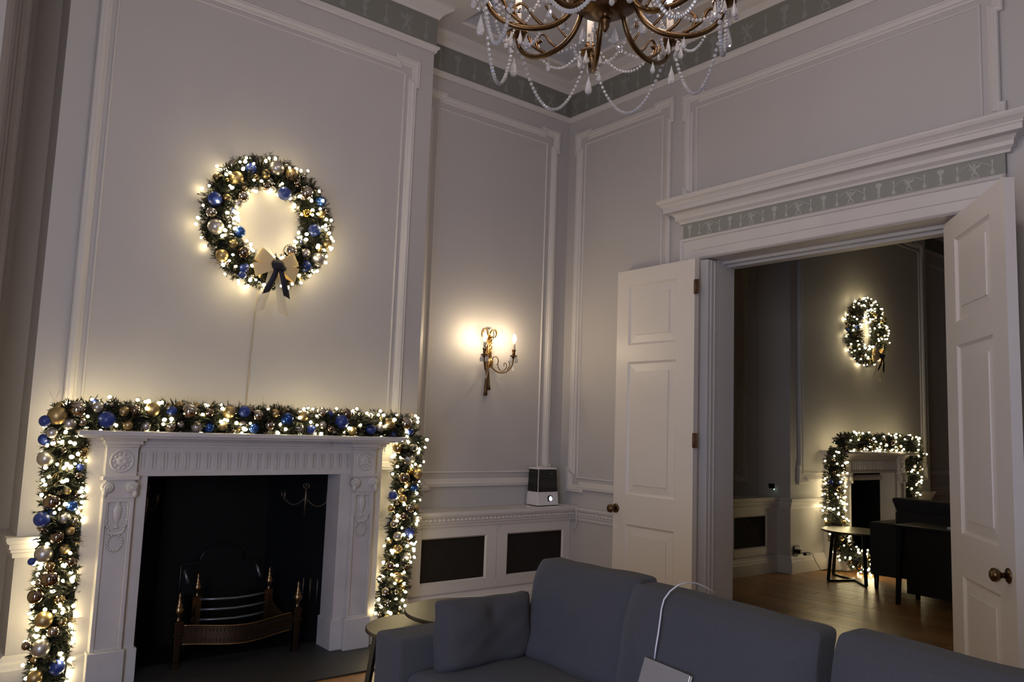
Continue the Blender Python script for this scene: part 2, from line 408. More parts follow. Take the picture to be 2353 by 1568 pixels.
# ---------------------------------------------------------------- eared panel mouldings
def eared(x0, x1, z0, z1, e=0.024, el=0.17, ears='tlbr'):
    """outline of a panel frame, clockwise, with projecting ears at its corners"""
    p = []
    p += [(x0, z0 + el), (x0 - e, z0 + el), (x0 - e, z0 - e), (x0 + el, z0 - e), (x0 + el, z0)][::-1]      # bottom-left, arriving from the right
    p = [(x0 + el, z0), (x0 + el, z0 - e), (x0 - e, z0 - e), (x0 - e, z0 + el), (x0, z0 + el)]
    p += [(x0, z1 - el), (x0 - e, z1 - el), (x0 - e, z1 + e), (x0 + el, z1 + e), (x0 + el, z1)]
    p += [(x1 - el, z1), (x1 - el, z1 + e), (x1 + e, z1 + e), (x1 + e, z1 - el), (x1, z1 - el)]
    p += [(x1, z0 + el), (x1 + e, z0 + el), (x1 + e, z0 - e), (x1 - el, z0 - e), (x1 - el, z0)]
    return p
OUTER = [(0, 0), (0, 0.020), (0.006, 0.026), (0.014, 0.024), (0.022, 0.027), (0.034, 0.022), (0.042, 0.018), (0.046, 0.010), (0.058, 0.004), (0.058, 0)]
INNER = [(0, 0), (0.001, 0.006), (0.005, 0.010), (0.009, 0.010), (0.013, 0.006), (0.014, 0)]
def panel(name, x0, x1, z0, z1, wd, mp, label, e=0.024, beads=None):
    m = MB()
    m.sweep(eared(x0, x1, z0, z1, e), OUTER, mp, True)
    o = struct(name, m, M['trim'], label)
    i = MB().sweep([(x0 + wd, z0 + wd), (x0 + wd, z1 - wd), (x1 - wd, z1 - wd), (x1 - wd, z0 + wd)], INNER, mp, True)
    obj('inner_bead', i, M['trim'], o)
    return o
onY = lambda Y: (lambda x, z, v: (x, Y - v, z))
# walls facing -X: path runs in (-y, z) so that the interior stays on the right
onX = lambda X: (lambda a, z, v: (X - v, -a, z))
pc = panel('trim_14', 0.716, 2.680, 1.06, 3.820, 0.080, onY(BY), 'white eared panel moulding around the large wreath')
panel('trim_15', 2.968, 4.262, 0.892, 3.822, 0.098, onY(AY), 'eared panel moulding around the lit wall sconce')
panel('trim_16', -4.735, -3.716, 0.868, 3.815, 0.084, onX(BX), 'eared panel moulding in the corner behind the left door leaf')
panel('trim_17', -3.585, -1.516, 2.95, 3.785, 0.088, onX(BX), 'panel moulding above the doorway cornice')
panel('trim_18', 0.30, 0.435, 0.892, 3.822, 0.098, onY(AY), 'panel moulding in the left alcove')
panel('trim_19', B2L + 0.14, B2R - 0.13, 0.892, 3.822, 0.08, onY(A2Y), 'panel moulding around the far wreath')
panel('trim_20', WX2 + 0.2, 6.95, 0.892, 3.822, 0.098, onY(AY), 'panel moulding in the dark far alcove')
panel('trim_21', 10.55, 12.3, 0.892, 3.822, 0.098, onY(AY), 'panel moulding right of the far chimney breast')
panel('trim_22', -1.2, 1.6, 0.892, 3.822, 0.098, onX(BX), 'panel moulding on the doorway wall right of the door')

# ---------------------------------------------------------------- reliefs for the friezes
def relief_urn():
    m = MB(); m.lathe((0, 0, 0), [(0.16, 0), (0.16, 0.05), (0.05, 0.09), (0.06, 0.26), (0.12, 0.34), (0.13, 0.42), (0.06, 0.50), (0.08, 0.62), (0.20, 0.74), (0.24, 0.86), (0.20, 0.92), (0.05, 0.97), (0.03, 1.0)], 10, flat=(1, 0.3)); return m
def relief_bell():
    m = MB(); m.lathe((0, 0, 0), [(0.02, 0), (0.12, 0.08), (0.13, 0.18), (0.06, 0.30), (0.02, 0.42), (0.05, 0.50), (0.02, 0.58), (0.05, 0.72), (0.09, 0.84), (0.03, 0.93)], 8, flat=(1, 0.4)); return m
def relief_figure():
    m = MB()
    m.tube([(-0.25, 0, 0.02), (-0.1, 0, 0.02), (0.3, 0, 0.02)], 0.03, 6)
    m.tube([(0.0, 0, 0.32), (0.02, 0, 0.5), (0.0, 0, 0.66)], [0.07, 0.10, 0.07], 8)
    m.ball((0.02, 0, 0.78), 0.085, 8, 6)
    m.tube([(0.0, 0, 0.36), (0.16, 0, 0.22), (0.10, 0, 0.05)], [0.07, 0.055, 0.03], 6)
    m.tube([(0.0, 0, 0.36), (-0.12, 0, 0.24), (-0.22, 0, 0.06)], [0.07, 0.055, 0.03], 6)
    m.tube([(0.0, 0, 0.60), (0.16, 0, 0.68), (0.30, 0, 0.92)], [0.05, 0.09, 0.02], 6)
    m.tube([(0.0, 0, 0.60), (-0.18, 0, 0.66), (-0.36, 0, 0.80)], [0.05, 0.10, 0.02], 6)
    m.tube([(0.02, 0, 0.62), (0.2, 0, 0.52), (0.32, 0, 0.6)], [0.04, 0.035, 0.02], 6)
    return m
def relief_arc():
    m = MB(); pts = [(-0.5 + i / 8, 0, 0.55 + 0.38 * math.sin(PI * i / 8)) for i in range(9)]
    m.tube(pts, 0.022, 5); return m
RM = {}
for k, f in (('relief_urn', relief_urn), ('relief_bell', relief_bell), ('relief_figure', relief_figure), ('relief_arc', relief_arc)):
    RM[k] = f().mesh(k, M['relief']); RM[k + 'w'] = f().mesh(k + '_pale', M['reliefw'])
def reliefs(parent, a, b, z, h, n, rot, pale, seq=('relief_urn', 'relief_bell', 'relief_figure', 'relief_bell'), arcs=True):
    a = Vector(a); b = Vector(b)
    for i in range(n):
        p = a + (b - a) * ((i + 0.5) / n); k = seq[i % len(seq)]
        piece(k, RM[k + ('w' if pale else '')], parent, (p.x, p.y, z), (h, h * 0.12, h), (0, 0, rot))
        if arcs and k == 'relief_figure':
            piece('relief_arc', RM['relief_arc' + ('w' if pale else '')], parent, (p.x, p.y, z), (h * 1.85, h * 0.12, h), (0, 0, rot))
FS = ('relief_figure', 'relief_bell', 'relief_urn', 'relief_bell')
reliefs(fr1, (BL, BY - 0.012, 0), (BR, BY - 0.012, 0), 4.025, 0.155, 14, 0, False, FS, False)
reliefs(fr1, (BR, AY - 0.012, 0), (BX, AY - 0.012, 0), 4.025, 0.155, 10, 0, False, FS, False)
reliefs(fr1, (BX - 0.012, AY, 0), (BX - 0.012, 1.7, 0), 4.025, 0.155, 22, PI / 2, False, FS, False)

# ================================================================== DOORWAY
Dx = BX
dw = thing('door_surround', (Dx, 2.555, 0), 'white moulded doorway surround with grey figured frieze and projecting cornice', 'doorway')
dw['kind'] = 'structure'
ARCH = [(0, 0), (0, 0.030), (0.010, 0.042), (0.022, 0.036), (0.028, 0.026), (0.095, 0.022), (0.100, 0.016), (0.150, 0.014), (0.158, 0.006), (0.158, 0)]
ya, yb = -3.608, -1.502
mp = onX(Dx)
m = MB().sweep([(ya, 0.0), (ya, OZ + 0.158), (yb, OZ + 0.158), (yb, 0.0)], ARCH, mp, False)
obj('architrave', m, M['trim'], dw)
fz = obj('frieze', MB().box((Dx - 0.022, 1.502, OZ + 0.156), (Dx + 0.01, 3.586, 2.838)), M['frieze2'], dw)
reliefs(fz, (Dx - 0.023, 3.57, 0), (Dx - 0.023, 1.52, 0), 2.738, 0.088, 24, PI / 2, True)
CORN = [(0, 2.838), (0.026, 2.838), (0.030, 2.852), (0.05, 2.868), (0.052, 2.89), (0.066, 2.905), (0.075, 2.912), (0.112, 2.918), (0.112, 2.948), (0.118, 2.953), (0.118, 2.962), (0.130, 2.975), (0.142, 2.985), (0.150, 3.0), (0.150, 3.012), (0, 3.012)]
# cornice with returned ends: path goes out of the wall, along, and back
m = MB().sweep([(Dx + 0.005, 3.586), (Dx - 0.002, 3.586), (Dx - 0.002, 1.502), (Dx + 0.005, 1.502)], CORN, XY)
obj('cornice', m, M['trim'], dw)
# narrow hinge posts standing in the opening, wall linings, and soffit stops
obj('hinge_post', MB().box((Dx + 0.002, 3.385, 0), (Dx + 0.12, OY1, OZ - 0.012)).box((Dx + 0.035, 3.379, 0), (Dx + 0.05, 3.386, OZ - 0.012)).box((Dx + 0.075, 3.379, 0), (Dx + 0.09, 3.386, OZ - 0.012)), M['trim'], dw, bevel=0.004)
obj('hinge_post', MB().box((Dx + 0.002, OY0, 0), (Dx + 0.12, 1.725, OZ - 0.012)), M['trim'], dw, bevel=0.004)
obj('jamb_lining', MB().box((Dx + 0.124, 3.387, 0), (WX2 + 0.01, OY1 + 0.002, OZ)), M['trim'], dw)
obj('jamb_lining', MB().box((Dx + 0.124, OY0 - 0.002, 0), (WX2 + 0.01, 1.723, OZ)), M['trim'], dw)
obj('soffit', MB().box((Dx + 0.003, OY0, OZ - 0.004), (WX2 + 0.01, OY1, OZ + 0.004)), M['trim'], dw)
obj('door_stop', MB().box((Dx + 0.175, 1.72, OZ - 0.024), (Dx + 0.20, 3.387, OZ - 0.003)), M['trim'], dw, bevel=0.003)
obj('door_stop', MB().box((Dx + 0.225, 1.72, OZ - 0.040), (WX2 + 0.01, 3.387, OZ - 0.003)), M['trim'], dw, bevel=0.003)
a2 = MB().sweep([(1.502, 0.0), (1.502, OZ + 0.158), (3.608, OZ + 0.158), (3.608, 0.0)], ARCH, lambda y, z, v: (WX2 + v, y, z), False)
obj('architrave', a2, M['trim'], dw)

def door_leaf(name, hx, hy, fx, fy, wid, side, label, pans, knob_u):
    """leaf along hinge->free; panels drawn on both faces; side = +1 puts the seen face on the left of that direction"""
    t = thing(name, (hx, hy, 0), label, 'door'); t['kind'] = 'structure'
    u = Vector((fx - hx, fy - hy, 0)).normalized(); n = Vector((-u.y, u.x, 0)) * side
    H0 = Vector((hx, hy, 0)); TH = 0.045; Zt, Zb = 2.551, 0.012
    P = lambda a, z, d: H0 + u * a + n * d + Vector((0, 0, z))
    def bx(m, a0, a1, z0, z1, d0, d1):
        m.hexa([P(a0, z0, d0), P(a1, z0, d0), P(a1, z0, d1), P(a0, z0, d1), P(a0, z1, d0), P(a1, z1, d0), P(a1, z1, d1), P(a0, z1, d1)])
    a0, a1 = pans
    zs = [(0.16, 0.672), (0.885, 1.856), (1.982, 2.432)]
    fm = MB()
    bx(fm, 0, a0, Zb, Zt, -TH, 0); bx(fm, a1, wid, Zb, Zt, -TH, 0)
    prev = Zb
    for (z0, z1) in zs:
        bx(fm, a0, a1, prev, z0, -TH, 0); prev = z1
    bx(fm, a0, a1, prev, Zt, -TH, 0)
    obj('frame', fm, M['door'], t)
    for (z0, z1) in zs:
        pm = MB()
        bx(pm, a0, a1, z0, z1, -TH + 0.012, -0.014)
        # sloped margin and raised field on both faces
        for s, f in ((1, 0.0), (-1, -TH)):
            ring = [(a0, z0), (a1, z0), (a1, z1), (a0, z1)]
            def off(k): return [(a0 + k, z0 + k), (a1 - k, z0 + k), (a1 - k, z1 - k), (a0 + k, z1 - k)]
            loops = [(off(0.0), -0.002), (off(0.014), -0.013), (off(0.020), -0.0135), (off(0.072), -0.009), (off(0.0735), -0.003), (off(0.080), -0.003)]
            vs = []; fs = []
            for lp, dd in loops:
                for (a, z) in lp: vs.append(P(a, z, f + s * dd))
            for i in range(len(loops) - 1):
                for j in range(4): fs.append((i * 4 + j, i * 4 + (j + 1) % 4, i * 4 + 4 + (j + 1) % 4, i * 4 + 4 + j))
            k = (len(loops) - 1) * 4; fs.append((k, k + 1, k + 2, k + 3))
            pm.add(vs, fs)
        obj('panel', pm, M['door'], t)
    for s in (1, -1):
        f = 0.0 if s > 0 else -TH
        c = P(knob_u, 0.775, f)
        ax = n * s
        kn = obj('knob', MB().lathe(c, [(0.012, 0.0), (0.012, 0.028), (0.016, 0.034), (0.026, 0.043), (0.031, 0.056), (0.028, 0.068), (0.016, 0.076), (0.004, 0.078)], 20, ax), M['knob'], t)
        obj('rose', MB().lathe(c, [(0.034, 0.0), (0.034, 0.004), (0.028, 0.009), (0.014, 0.011)], 20, ax), M['knob'], kn)
    hd = 0.0 if side > 0 else -TH
    for z in (0.24, 1.298, 2.352):
        obj('hinge', MB().lathe(P(-0.012, z - 0.05, 0.004 + hd), [(0.009, 0), (0.009, 0.1)], 8).hexa([P(-0.035, z - 0.05, hd - 0.003), P(0.006, z - 0.05, hd - 0.003), P(0.006, z - 0.05, hd + 0.003), P(-0.035, z - 0.05, hd + 0.003), P(-0.035, z + 0.05, hd - 0.003), P(0.006, z + 0.05, hd - 0.003), P(0.006, z + 0.05, hd + 0.003), P(-0.035, z + 0.05, hd + 0.003)]), M['hinge'], t)
    return t
door_leaf('door_1', 4.305, 3.412, 4.318, 4.130, 0.742, 1, 'white panelled door leaf folded back flat against the corner wall', (0.160, 0.622), 0.715)
door_leaf('door_2', 4.53, 1.87, 3.87, 1.336, 0.848, -1, 'white panelled door leaf standing open into the room at the right', (0.168, 0.668), 0.770)

# ================================================================== WINDOWS (behind the camera, the daylight)
def window(name, mp, wdt, z0, z1, label):
    m = MB()
    def b(a0, a1, c0, c1, d0, d1): m.hexa([mp(a0, c0, d0), mp(a1, c0, d0), mp(a1, c0, d1), mp(a0, c0, d1), mp(a0, c1, d0), mp(a1, c1, d0), mp(a1, c1, d1), mp(a0, c1, d1)])
    h = wdt / 2
    b(-h - 0.1, -h, z0 - 0.1, z1 + 0.1, 0, 0.04); b(h, h + 0.1, z0 - 0.1, z1 + 0.1, 0, 0.04)
    b(-h, h, z0 - 0.1, z0, 0, 0.05); b(-h, h, z1, z1 + 0.1, 0, 0.04)
    for i in (1, 2): b(-h + wdt * i / 3 - 0.012, -h + wdt * i / 3 + 0.012, z0, z1, 0, 0.025)
    for i in (1, 2, 3): b(-h, h, z0 + (z1 - z0) * i / 4 - 0.012, z0 + (z1 - z0) * i / 4 + 0.012, 0, 0.025)
    o = struct(name, m, M['trim'], label)
    g = MB(); m2 = g; g.add([mp(-h, z0, 0.004), mp(h, z0, 0.004), mp(h, z1, 0.004), mp(-h, z1, 0.004)], [(0, 1, 2, 3)])
    obj('pane', g, M['smoke'], o)
window('window_1', lambda a, z, d: (XL + d, 0.35 + a, z), 1.3, 0.55, 2.55, 'sash window in the left wall')
window('window_2', lambda a, z, d: (1.6 + a, YB + d, z), 2.2, 0.7, 3.1, 'sash window in the rear wall')

# ================================================================== FLOORBOARDS
def boards(parent, x0, x1, y0, y1, wdt, ln, name='plank'):
    mbp = MB().box((-wdt / 2 + 0.0012, -ln / 2 + 0.0012, -0.012), (wdt / 2 - 0.0012, ln / 2 - 0.0012, 0.0))
    me = mbp.mesh('plank', M['oak'])
    i = 0; x = x0 + wdt / 2
    while x < x1:
        y = y0 - (i % 3) * ln / 3 + ln / 2
        while y - ln / 2 < y1:
            p = piece('plank', me, parent, (x, y, -0.0005 * ((i * 7 + int(y * 3)) % 3))); y += ln
        x += wdt; i += 1
fl = bpy.data.objects['floor']
boards(fl, 4.72, 7.62, 2.1, 4.46, 0.115, 0.85)
boards(fl, 1.2, 1.66, 2.9, 3.93, 0.115, 0.85)

# ================================================================== FIREPLACES
def fireplace(cx, yb, hw, oz, label, full=True):
    """marble chimneypiece: cx centre, yb breast face, hw opening half width, oz opening height"""
    t = thing('fireplace_surround', (cx, yb, 0), label, 'fireplace')
    ys, yp, ye = yb - 0.173, yb - 0.212, yb - 0.31
    k = 1.0 if full else 0.85
    sw, pw, ow = 0.066 * k, 0.145 * k, 0.075 * k
    tot = hw + sw + pw + ow
    zt = oz + 0.147
    for s in (-1, 1):
        X = lambda a, b: (min(cx + s * a, cx + s * b), max(cx + s * a, cx + s * b))
        # inner slip with its reveal, outer slip
        x0, x1 = X(hw, hw + sw + 0.01)
        obj('jamb', MB().box((x0, ys, 0.0), (x1, yb - 0.001, oz + 0.01)), M['marble'], t, bevel=0.003)
        x0, x1 = X(hw + sw + pw - 0.01, tot)
        obj('outer_jamb', MB().box((x0, ys + 0.012, 0.0), (x1, yb - 0.001, zt)), M['marble'], t, bevel=0.003)
        # pilaster with a sunk panel
        a0, a1 = X(hw + sw, hw + sw + pw)
        m = MB().box((a0, yp + 0.014, 0.18), (a1, yb - 0.002, oz - 0.10))
        fw = 0.02
        m.box((a0, yp, 0.18), (a0 + fw, yp + 0.0135, oz - 0.10)).box((a1 - fw, yp, 0.18), (a1, yp + 0.0135, oz - 0.10))
        m.box((a0 + fw, yp, oz - 0.125), (a1 - fw, yp + 0.0135, oz - 0.10)).box((a0 + fw, yp, 0.18), (a1 - fw, yp + 0.0135, 0.196))
        pil = obj('pilaster', m, M['marble'], t, bevel=0.003)
        xm = (a0 + a1) / 2
        # plinth
        x0, x1 = X(hw, tot)
        m = MB().box((x0 - (0.012 if s < 0 else 0.014), ys - 0.012, 0), (x1 + 0.012, yb - 0.002, 0.172)).box((a0 - 0.012, yp - 0.014, 0), (a1 + 0.012, yb - 0.01, 0.181))
        obj('plinth', m, M['marble'], t, bevel=0.004)
        # capital: two volutes on a block
        m = MB().box((a0 + 0.004, yp - 0.004, oz - 0.10), (a1 - 0.004, yb - 0.003, oz - 0.012)).box((a0 - 0.012, yp - 0.016, oz - 0.016), (a1 + 0.012, yb - 0.003, oz + 0.004)).box((a0 - 0.004, yp - 0.006, oz - 0.106), (a1 + 0.004, yb - 0.003, oz - 0.098))
        cap = obj('capital', m, M['marble'], t, bevel=0.003)
        for e in (-1, 1):
            m = MB(); c = Vector((xm + e * (pw / 2 - 0.016), yp - 0.008, oz - 0.052))
            pts = []
            for i in range(22):
                a = i / 21 * 4.2 * PI; r = 0.026 * (1 - i / 24)
                pts.append(c + Vector((e * r * math.cos(a), -0.010 * i / 21, r * math.sin(a))))
            m.tube(pts, 0.007, 6).ball(c + Vector((0, -0.008, 0)), 0.008, 8, 6)
            m.tube([c + Vector((0, 0.03, 0)), c + Vector((0, -0.004, 0))], 0.030, 14)
            m.ball(c + Vector((e * 0.014, -0.004, -0.032)), 0.016, 8, 6, (0.8, 0.7, 1.2))
            obj('volute', m, M['marble'], cap)
        if full:
            # swag of husks, ring and urn in the sunk panel
            m = MB(); yy = yp + 0.008
            n = 26
            for i in range(n + 1):
                q = -1 + 2 * i / n; x = xm + q * 0.048
                z = oz - 0.115 - 0.165 * (1 - abs(q) ** 6.0) ** 0.5 if abs(q) < 1 else oz - 0.115
                m.ball((x, yy, z), 0.0075, 7, 5)
            for i in range(1, 12):
                for e in (-1, 1): m.ball((xm + e * 0.048, yy, oz - 0.115 - i * 0.011), 0.0075, 7, 5)
            for i in range(18):
                a = 2 * PI * i / 18; m.ball((xm + 0.034 * math.cos(a), yy, oz - 0.325 + 0.04 * math.sin(a)), 0.0065, 7, 5)
            obj('husk_swag', m, M['marble'], pil, kind='stuff')
            m = MB().lathe((xm, yy + 0.002, oz - 0.255), [(0.014, 0), (0.014, 0.006), (0.005, 0.014), (0.006, 0.026), (0.018, 0.05), (0.023, 0.09), (0.017, 0.11), (0.010, 0.118), (0.013, 0.126), (0.004, 0.14)], 12, flat=(1, 0.45))
            obj('urn_relief', m, M['marble'], pil)
        # frieze block with a roundel
        m = MB().box((a0 - 0.002, yp + 0.002, oz), (a1 + 0.002, yb - 0.002, zt))
        blk = obj('frieze_block', m, M['marble'], t, bevel=0.003)
        m = MB().lathe((xm, yp + 0.004, oz + 0.078), [(0.058, 0), (0.058, 0.004), (0.052, 0.008), (0.047, 0.003), (0.030, 0.004), (0.022, 0.011), (0.010, 0.013), (0.004, 0.010)], 28, Vector((0, -1, 0)))
        if full:
            for i in range(10):
                a = 2 * PI * i / 10; m.ball((xm + 0.036 * math.cos(a), yp - 0.001, oz + 0.078 + 0.036 * math.sin(a)), 0.008, 7, 5, (1, 0.6, 1))
        obj('roundel', m, M['marble'], blk)
        # bed moulding breaking forward over the block
        m = MB()
        for (pr, z0, z1) in ((0.004, zt, zt + 0.014), (0.016, zt + 0.014, zt + 0.034), (0.030, zt + 0.034, zt + 0.059)):
            m.box((a0 - 0.002 - pr, yp - pr, z0), (a1 + 0.002 + pr, yb - 0.003, z1))
            x0, x1 = X(hw + sw + pw - 0.02, tot + pr); m.box((x0, ys + 0.012 - pr, z0), (x1, yb - 0.003, z1))
        obj('bed_moulding', m, M['marble'], t, bevel=0.003)
    # fluted frieze over the opening
    m = MB().box((cx - hw - sw - 0.01, ys + 0.004, oz - 0.002), (cx + hw + sw + 0.01, yb - 0.003, zt + 0.058))
    m.box((cx - hw - sw, ys - 0.003, oz - 0.002), (cx + hw + sw, ys + 0.005, oz + 0.020))
    for (pr, z0, z1) in ((0.004, zt, zt + 0.014), (0.014, zt + 0.014, zt + 0.034), (0.028, zt + 0.034, zt + 0.059)):
        m.box((cx - hw - sw, ys - pr, z0), (cx + hw + sw, ys + 0.01, z1))
    f = obj('frieze', m, M['marble'], t, bevel=0.002)
    n = 22
    fm = MB().box((-0.006, -0.007, -0.046), (0.006, 0.002, 0.046)); fme = fm.mesh('flute', M['marble'])
    for i in range(n):
        xx = cx - hw - sw + (2 * hw + 2 * sw) * (i + 0.5) / n
        piece('flute', fme, f, (xx - 0.009, ys + 0.003, oz + 0.078)); piece('flute', fme, f, (xx + 0.009, ys + 0.003, oz + 0.078), (0.8, 1, 0.9))
    obj('shelf', MB().box((cx - tot - 0.075, ye, zt + 0.059), (cx + tot + 0.075, yb - 0.001, zt + 0.083)).box((cx - tot - 0.055, ye + 0.018, zt + 0.048), (cx + tot + 0.055, yb - 0.002, zt + 0.060)), M['marble'], t, bevel=0.004)
    return t
FC = 1.656
fireplace(FC, BY, 0.544, 1.028, 'carved white marble chimneypiece below the large wreath, with roundels and fluted frieze')
tag(obj('hearth', MB().box((0.55, 3.935, -0.006), (2.80, 4.60, 0.002)), M['slate'], bevel=0.001), 'dark slate hearth slab in front of the marble fireplace', 'hearth')

# firebox lining: back plate and splayed cheeks with gilt tubework
fb = thing('firebox_lining', (FC, 4.7, 0), 'black cast iron firebox lining with splayed cheeks and faint gilt tubework', 'firebox')
obj('back_plate', MB().box((1.25, 4.94, 0.0), (2.08, 4.96, 1.2)), M['iron'], fb)
def cheek(x0, y0, x1, y1):
    m = MB(); d = Vector((x1 - x0, y1 - y0, 0)).normalized(); n = Vector((d.y, -d.x, 0)) * 0.02
    if n.y < 0: n = -n
    a = Vector((x0, y0, 0)); b = Vector((x1, y1, 0)); u = Vector((0, 0, 1.2))
    m.hexa([a, b, b + n, a + n, a + u, b + u, b + n + u, a + n + u]); return m
ckR = obj('cheek', cheek(2.295, 4.46, 1.98, 4.95), M['ironp'], fb)
ckL = obj('cheek', cheek(1.03, 4.46, 1.36, 4.95), M['ironp'], fb)
obj('cover_plate', MB().box((1.0, 4.44, 1.10), (2.32, 4.97, 1.115)), M['iron'], fb)
obj('bed', MB().box((1.0, 4.60, 0.0), (2.32, 4.97, 0.003)), M['iron'], fb)
def cheek_tubework(par, c, u, n):  # thin tubes in bow and swag shapes laid on a cheek
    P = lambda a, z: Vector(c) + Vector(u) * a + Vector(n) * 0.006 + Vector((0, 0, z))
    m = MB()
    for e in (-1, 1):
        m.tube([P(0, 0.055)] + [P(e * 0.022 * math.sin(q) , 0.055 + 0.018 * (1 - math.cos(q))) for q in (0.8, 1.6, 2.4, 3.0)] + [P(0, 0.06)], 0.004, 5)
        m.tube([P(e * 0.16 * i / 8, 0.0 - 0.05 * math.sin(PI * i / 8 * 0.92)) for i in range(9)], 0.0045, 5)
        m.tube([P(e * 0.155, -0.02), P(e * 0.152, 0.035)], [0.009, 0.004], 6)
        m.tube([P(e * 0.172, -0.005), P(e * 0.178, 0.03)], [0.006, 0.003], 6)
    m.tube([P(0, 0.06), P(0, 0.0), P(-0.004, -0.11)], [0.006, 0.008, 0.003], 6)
    obj('tubework', m, M['gilt_dull'], par)
uR = Vector((0.54, -0.84, 0)); nR = Vector((-0.84, -0.54, 0))
cheek_tubework(ckR, (2.137, 4.706, 0.86), uR, nR)
cheek_tubework(ckL, (1.195, 4.706, 0.86), Vector((0.56, 0.83, 0)), Vector((0.83, -0.56, 0)))
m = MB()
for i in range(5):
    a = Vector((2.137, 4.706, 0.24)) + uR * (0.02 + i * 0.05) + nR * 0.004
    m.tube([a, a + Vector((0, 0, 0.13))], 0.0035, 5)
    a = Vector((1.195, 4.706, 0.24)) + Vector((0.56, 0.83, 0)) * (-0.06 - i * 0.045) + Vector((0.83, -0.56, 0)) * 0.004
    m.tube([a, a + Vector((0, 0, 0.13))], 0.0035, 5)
obj('rod_rows', m, M['gilt_dull'], fb, kind='stuff')  # rows of thin upright rods on both cheeks

# fire grate
g = thing('fire_grate', (FC + 0.02, 4.62, 0), 'brass and steel serpentine fire grate with urn finials standing in the dark fireplace', 'grate')
def finial(p, h, name='finial', par=g):
    k = h / 0.16
    return obj(name, MB().lathe(p, [(0.012 * k, 0), (0.016 * k, 0.006 * k), (0.008 * k, 0.016 * k), (0.012 * k, 0.03 * k), (0.026 * k, 0.052 * k), (0.027 * k, 0.068 * k), (0.018 * k, 0.080 * k), (0.022 * k, 0.086 * k), (0.011 * k, 0.098 * k), (0.013 * k, 0.112 * k), (0.006 * k, 0.124 * k), (0.010 * k, 0.138 * k), (0.006 * k, 0.15 * k), (0.002 * k, 0.16 * k)], 14), M['brass'], par)
for x in (1.35, 2.02):
    m = MB(); p0 = 0.021
    m.hexa([(x - 0.013, 4.467, 0.03), (x + 0.013, 4.467, 0.03), (x + 0.013, 4.493, 0.03), (x - 0.013, 4.493, 0.03), (x - p0, 4.459, 0.235), (x + p0, 4.459, 0.235), (x + p0, 4.501, 0.235), (x - p0, 4.501, 0.235)])
    m.box((x - 0.018, 4.462, 0.0), (x + 0.018, 4.498, 0.03)).box((x - 0.026, 4.454, 0.178), (x + 0.026, 4.506, 0.190)).box((x - 0.024, 4.456, 0.232), (x + 0.024, 4.504, 0.248))
    lg = obj('leg', m, M['grate'], g, bevel=0.002)
    finial((x, 4.48, 0.248), 0.152)
for x, s in ((1.49, -1), (1.905, 1)):
    finial((x, 4.64, 0.335), 0.13)
    # curved side cheek sweeping from the bars out to the leg
    m = MB(); pts = []
    for i in range(9):
        q = i / 8; pts.append((x + s * 0.115 * q ** 1.2, 4.64 - 0.15 * q, 0.335 - 0.15 * (1 - (1 - q) ** 2.2)))
    vs = []
    for (px_, py_, pz_) in pts: vs += [(px_, py_, pz_), (px_, py_, 0.13), (px_, py_ + 0.008, 0.13), (px_, py_ + 0.008, pz_)]
    fs = []
    for i in range(8):
        for j in range(4): fs.append((i * 4 + j, i * 4 + (j + 1) % 4, i * 4 + 4 + (j + 1) % 4, i * 4 + 4 + j))
    m.add(vs, fs); m.box((x - 0.024, 4.632, 0.12), (x + 0.024, 4.65, 0.335))
    obj('side_cheek', m, M['dbrass'], g)
for z in (0.318, 0.262, 0.206):
    obj('bar', MB().tube([(1.50, 4.64, z), (1.60, 4.615, z - 0.004), (1.70, 4.605, z - 0.006), (1.80, 4.615, z - 0.004), (1.895, 4.64, z)], 0.0075, 8), M['steel'], g)
m = MB(); vs = []; fs = []; top = []; bot = []
NA = 25
for i in range(NA):
    q = i / (NA - 1); x = 1.372 + 0.626 * q
    y = 4.475 - 0.055 * math.sin(PI * q) + 0.012 * math.sin(3 * PI * q)
    z = 0.178 - 0.018 * math.sin(PI * q)
    vs += [(x, y, z + 0.048), (x, y, z - 0.05), (x, y + 0.005, z - 0.05), (x, y + 0.005, z + 0.048)]
    top.append((x, y - 0.002, z + 0.048)); bot.append((x, y - 0.002, z - 0.05))
for i in range(NA - 1):
    for j in range(4): fs.append((i * 4 + j, i * 4 + (j + 1) % 4, i * 4 + 4 + (j + 1) % 4, i * 4 + 4 + j))
ap = obj('apron', MB().add(vs, fs), M['grate'], g)
obj('rim', MB().tube(top, 0.0045, 6).tube(bot, 0.0045, 6), M['brass'], ap)
m = MB()
for i in range(34):
    q = (i + 0.5) / 34; x = 1.372 + 0.626 * q; y = 4.475 - 0.055 * math.sin(PI * q) + 0.012 * math.sin(3 * PI * q); z = 0.178 - 0.018 * math.sin(PI * q)
    for dz in (0.026, -0.028): m.hexa([(x - 0.003, y - 0.002, z + dz - 0.009), (x + 0.002, y - 0.002, z + dz - 0.009), (x + 0.002, y + 0.001, z + dz - 0.009), (x - 0.003, y + 0.001, z + dz - 0.009), (x, y - 0.002, z + dz + 0.009), (x + 0.005, y - 0.002, z + dz + 0.009), (x + 0.005, y + 0.001, z + dz + 0.009), (x, y + 0.001, z + dz + 0.009)])
obj('piercing', m, M['hole'], ap, kind='stuff')
obj('basket', MB().box((1.51, 4.66, 0.12), (1.885, 4.90, 0.14)).box((1.50, 4.645, 0.12), (1.515, 4.90, 0.30)).box((1.88, 4.645, 0.12), (1.895, 4.90, 0.30)), M['iron'], g)
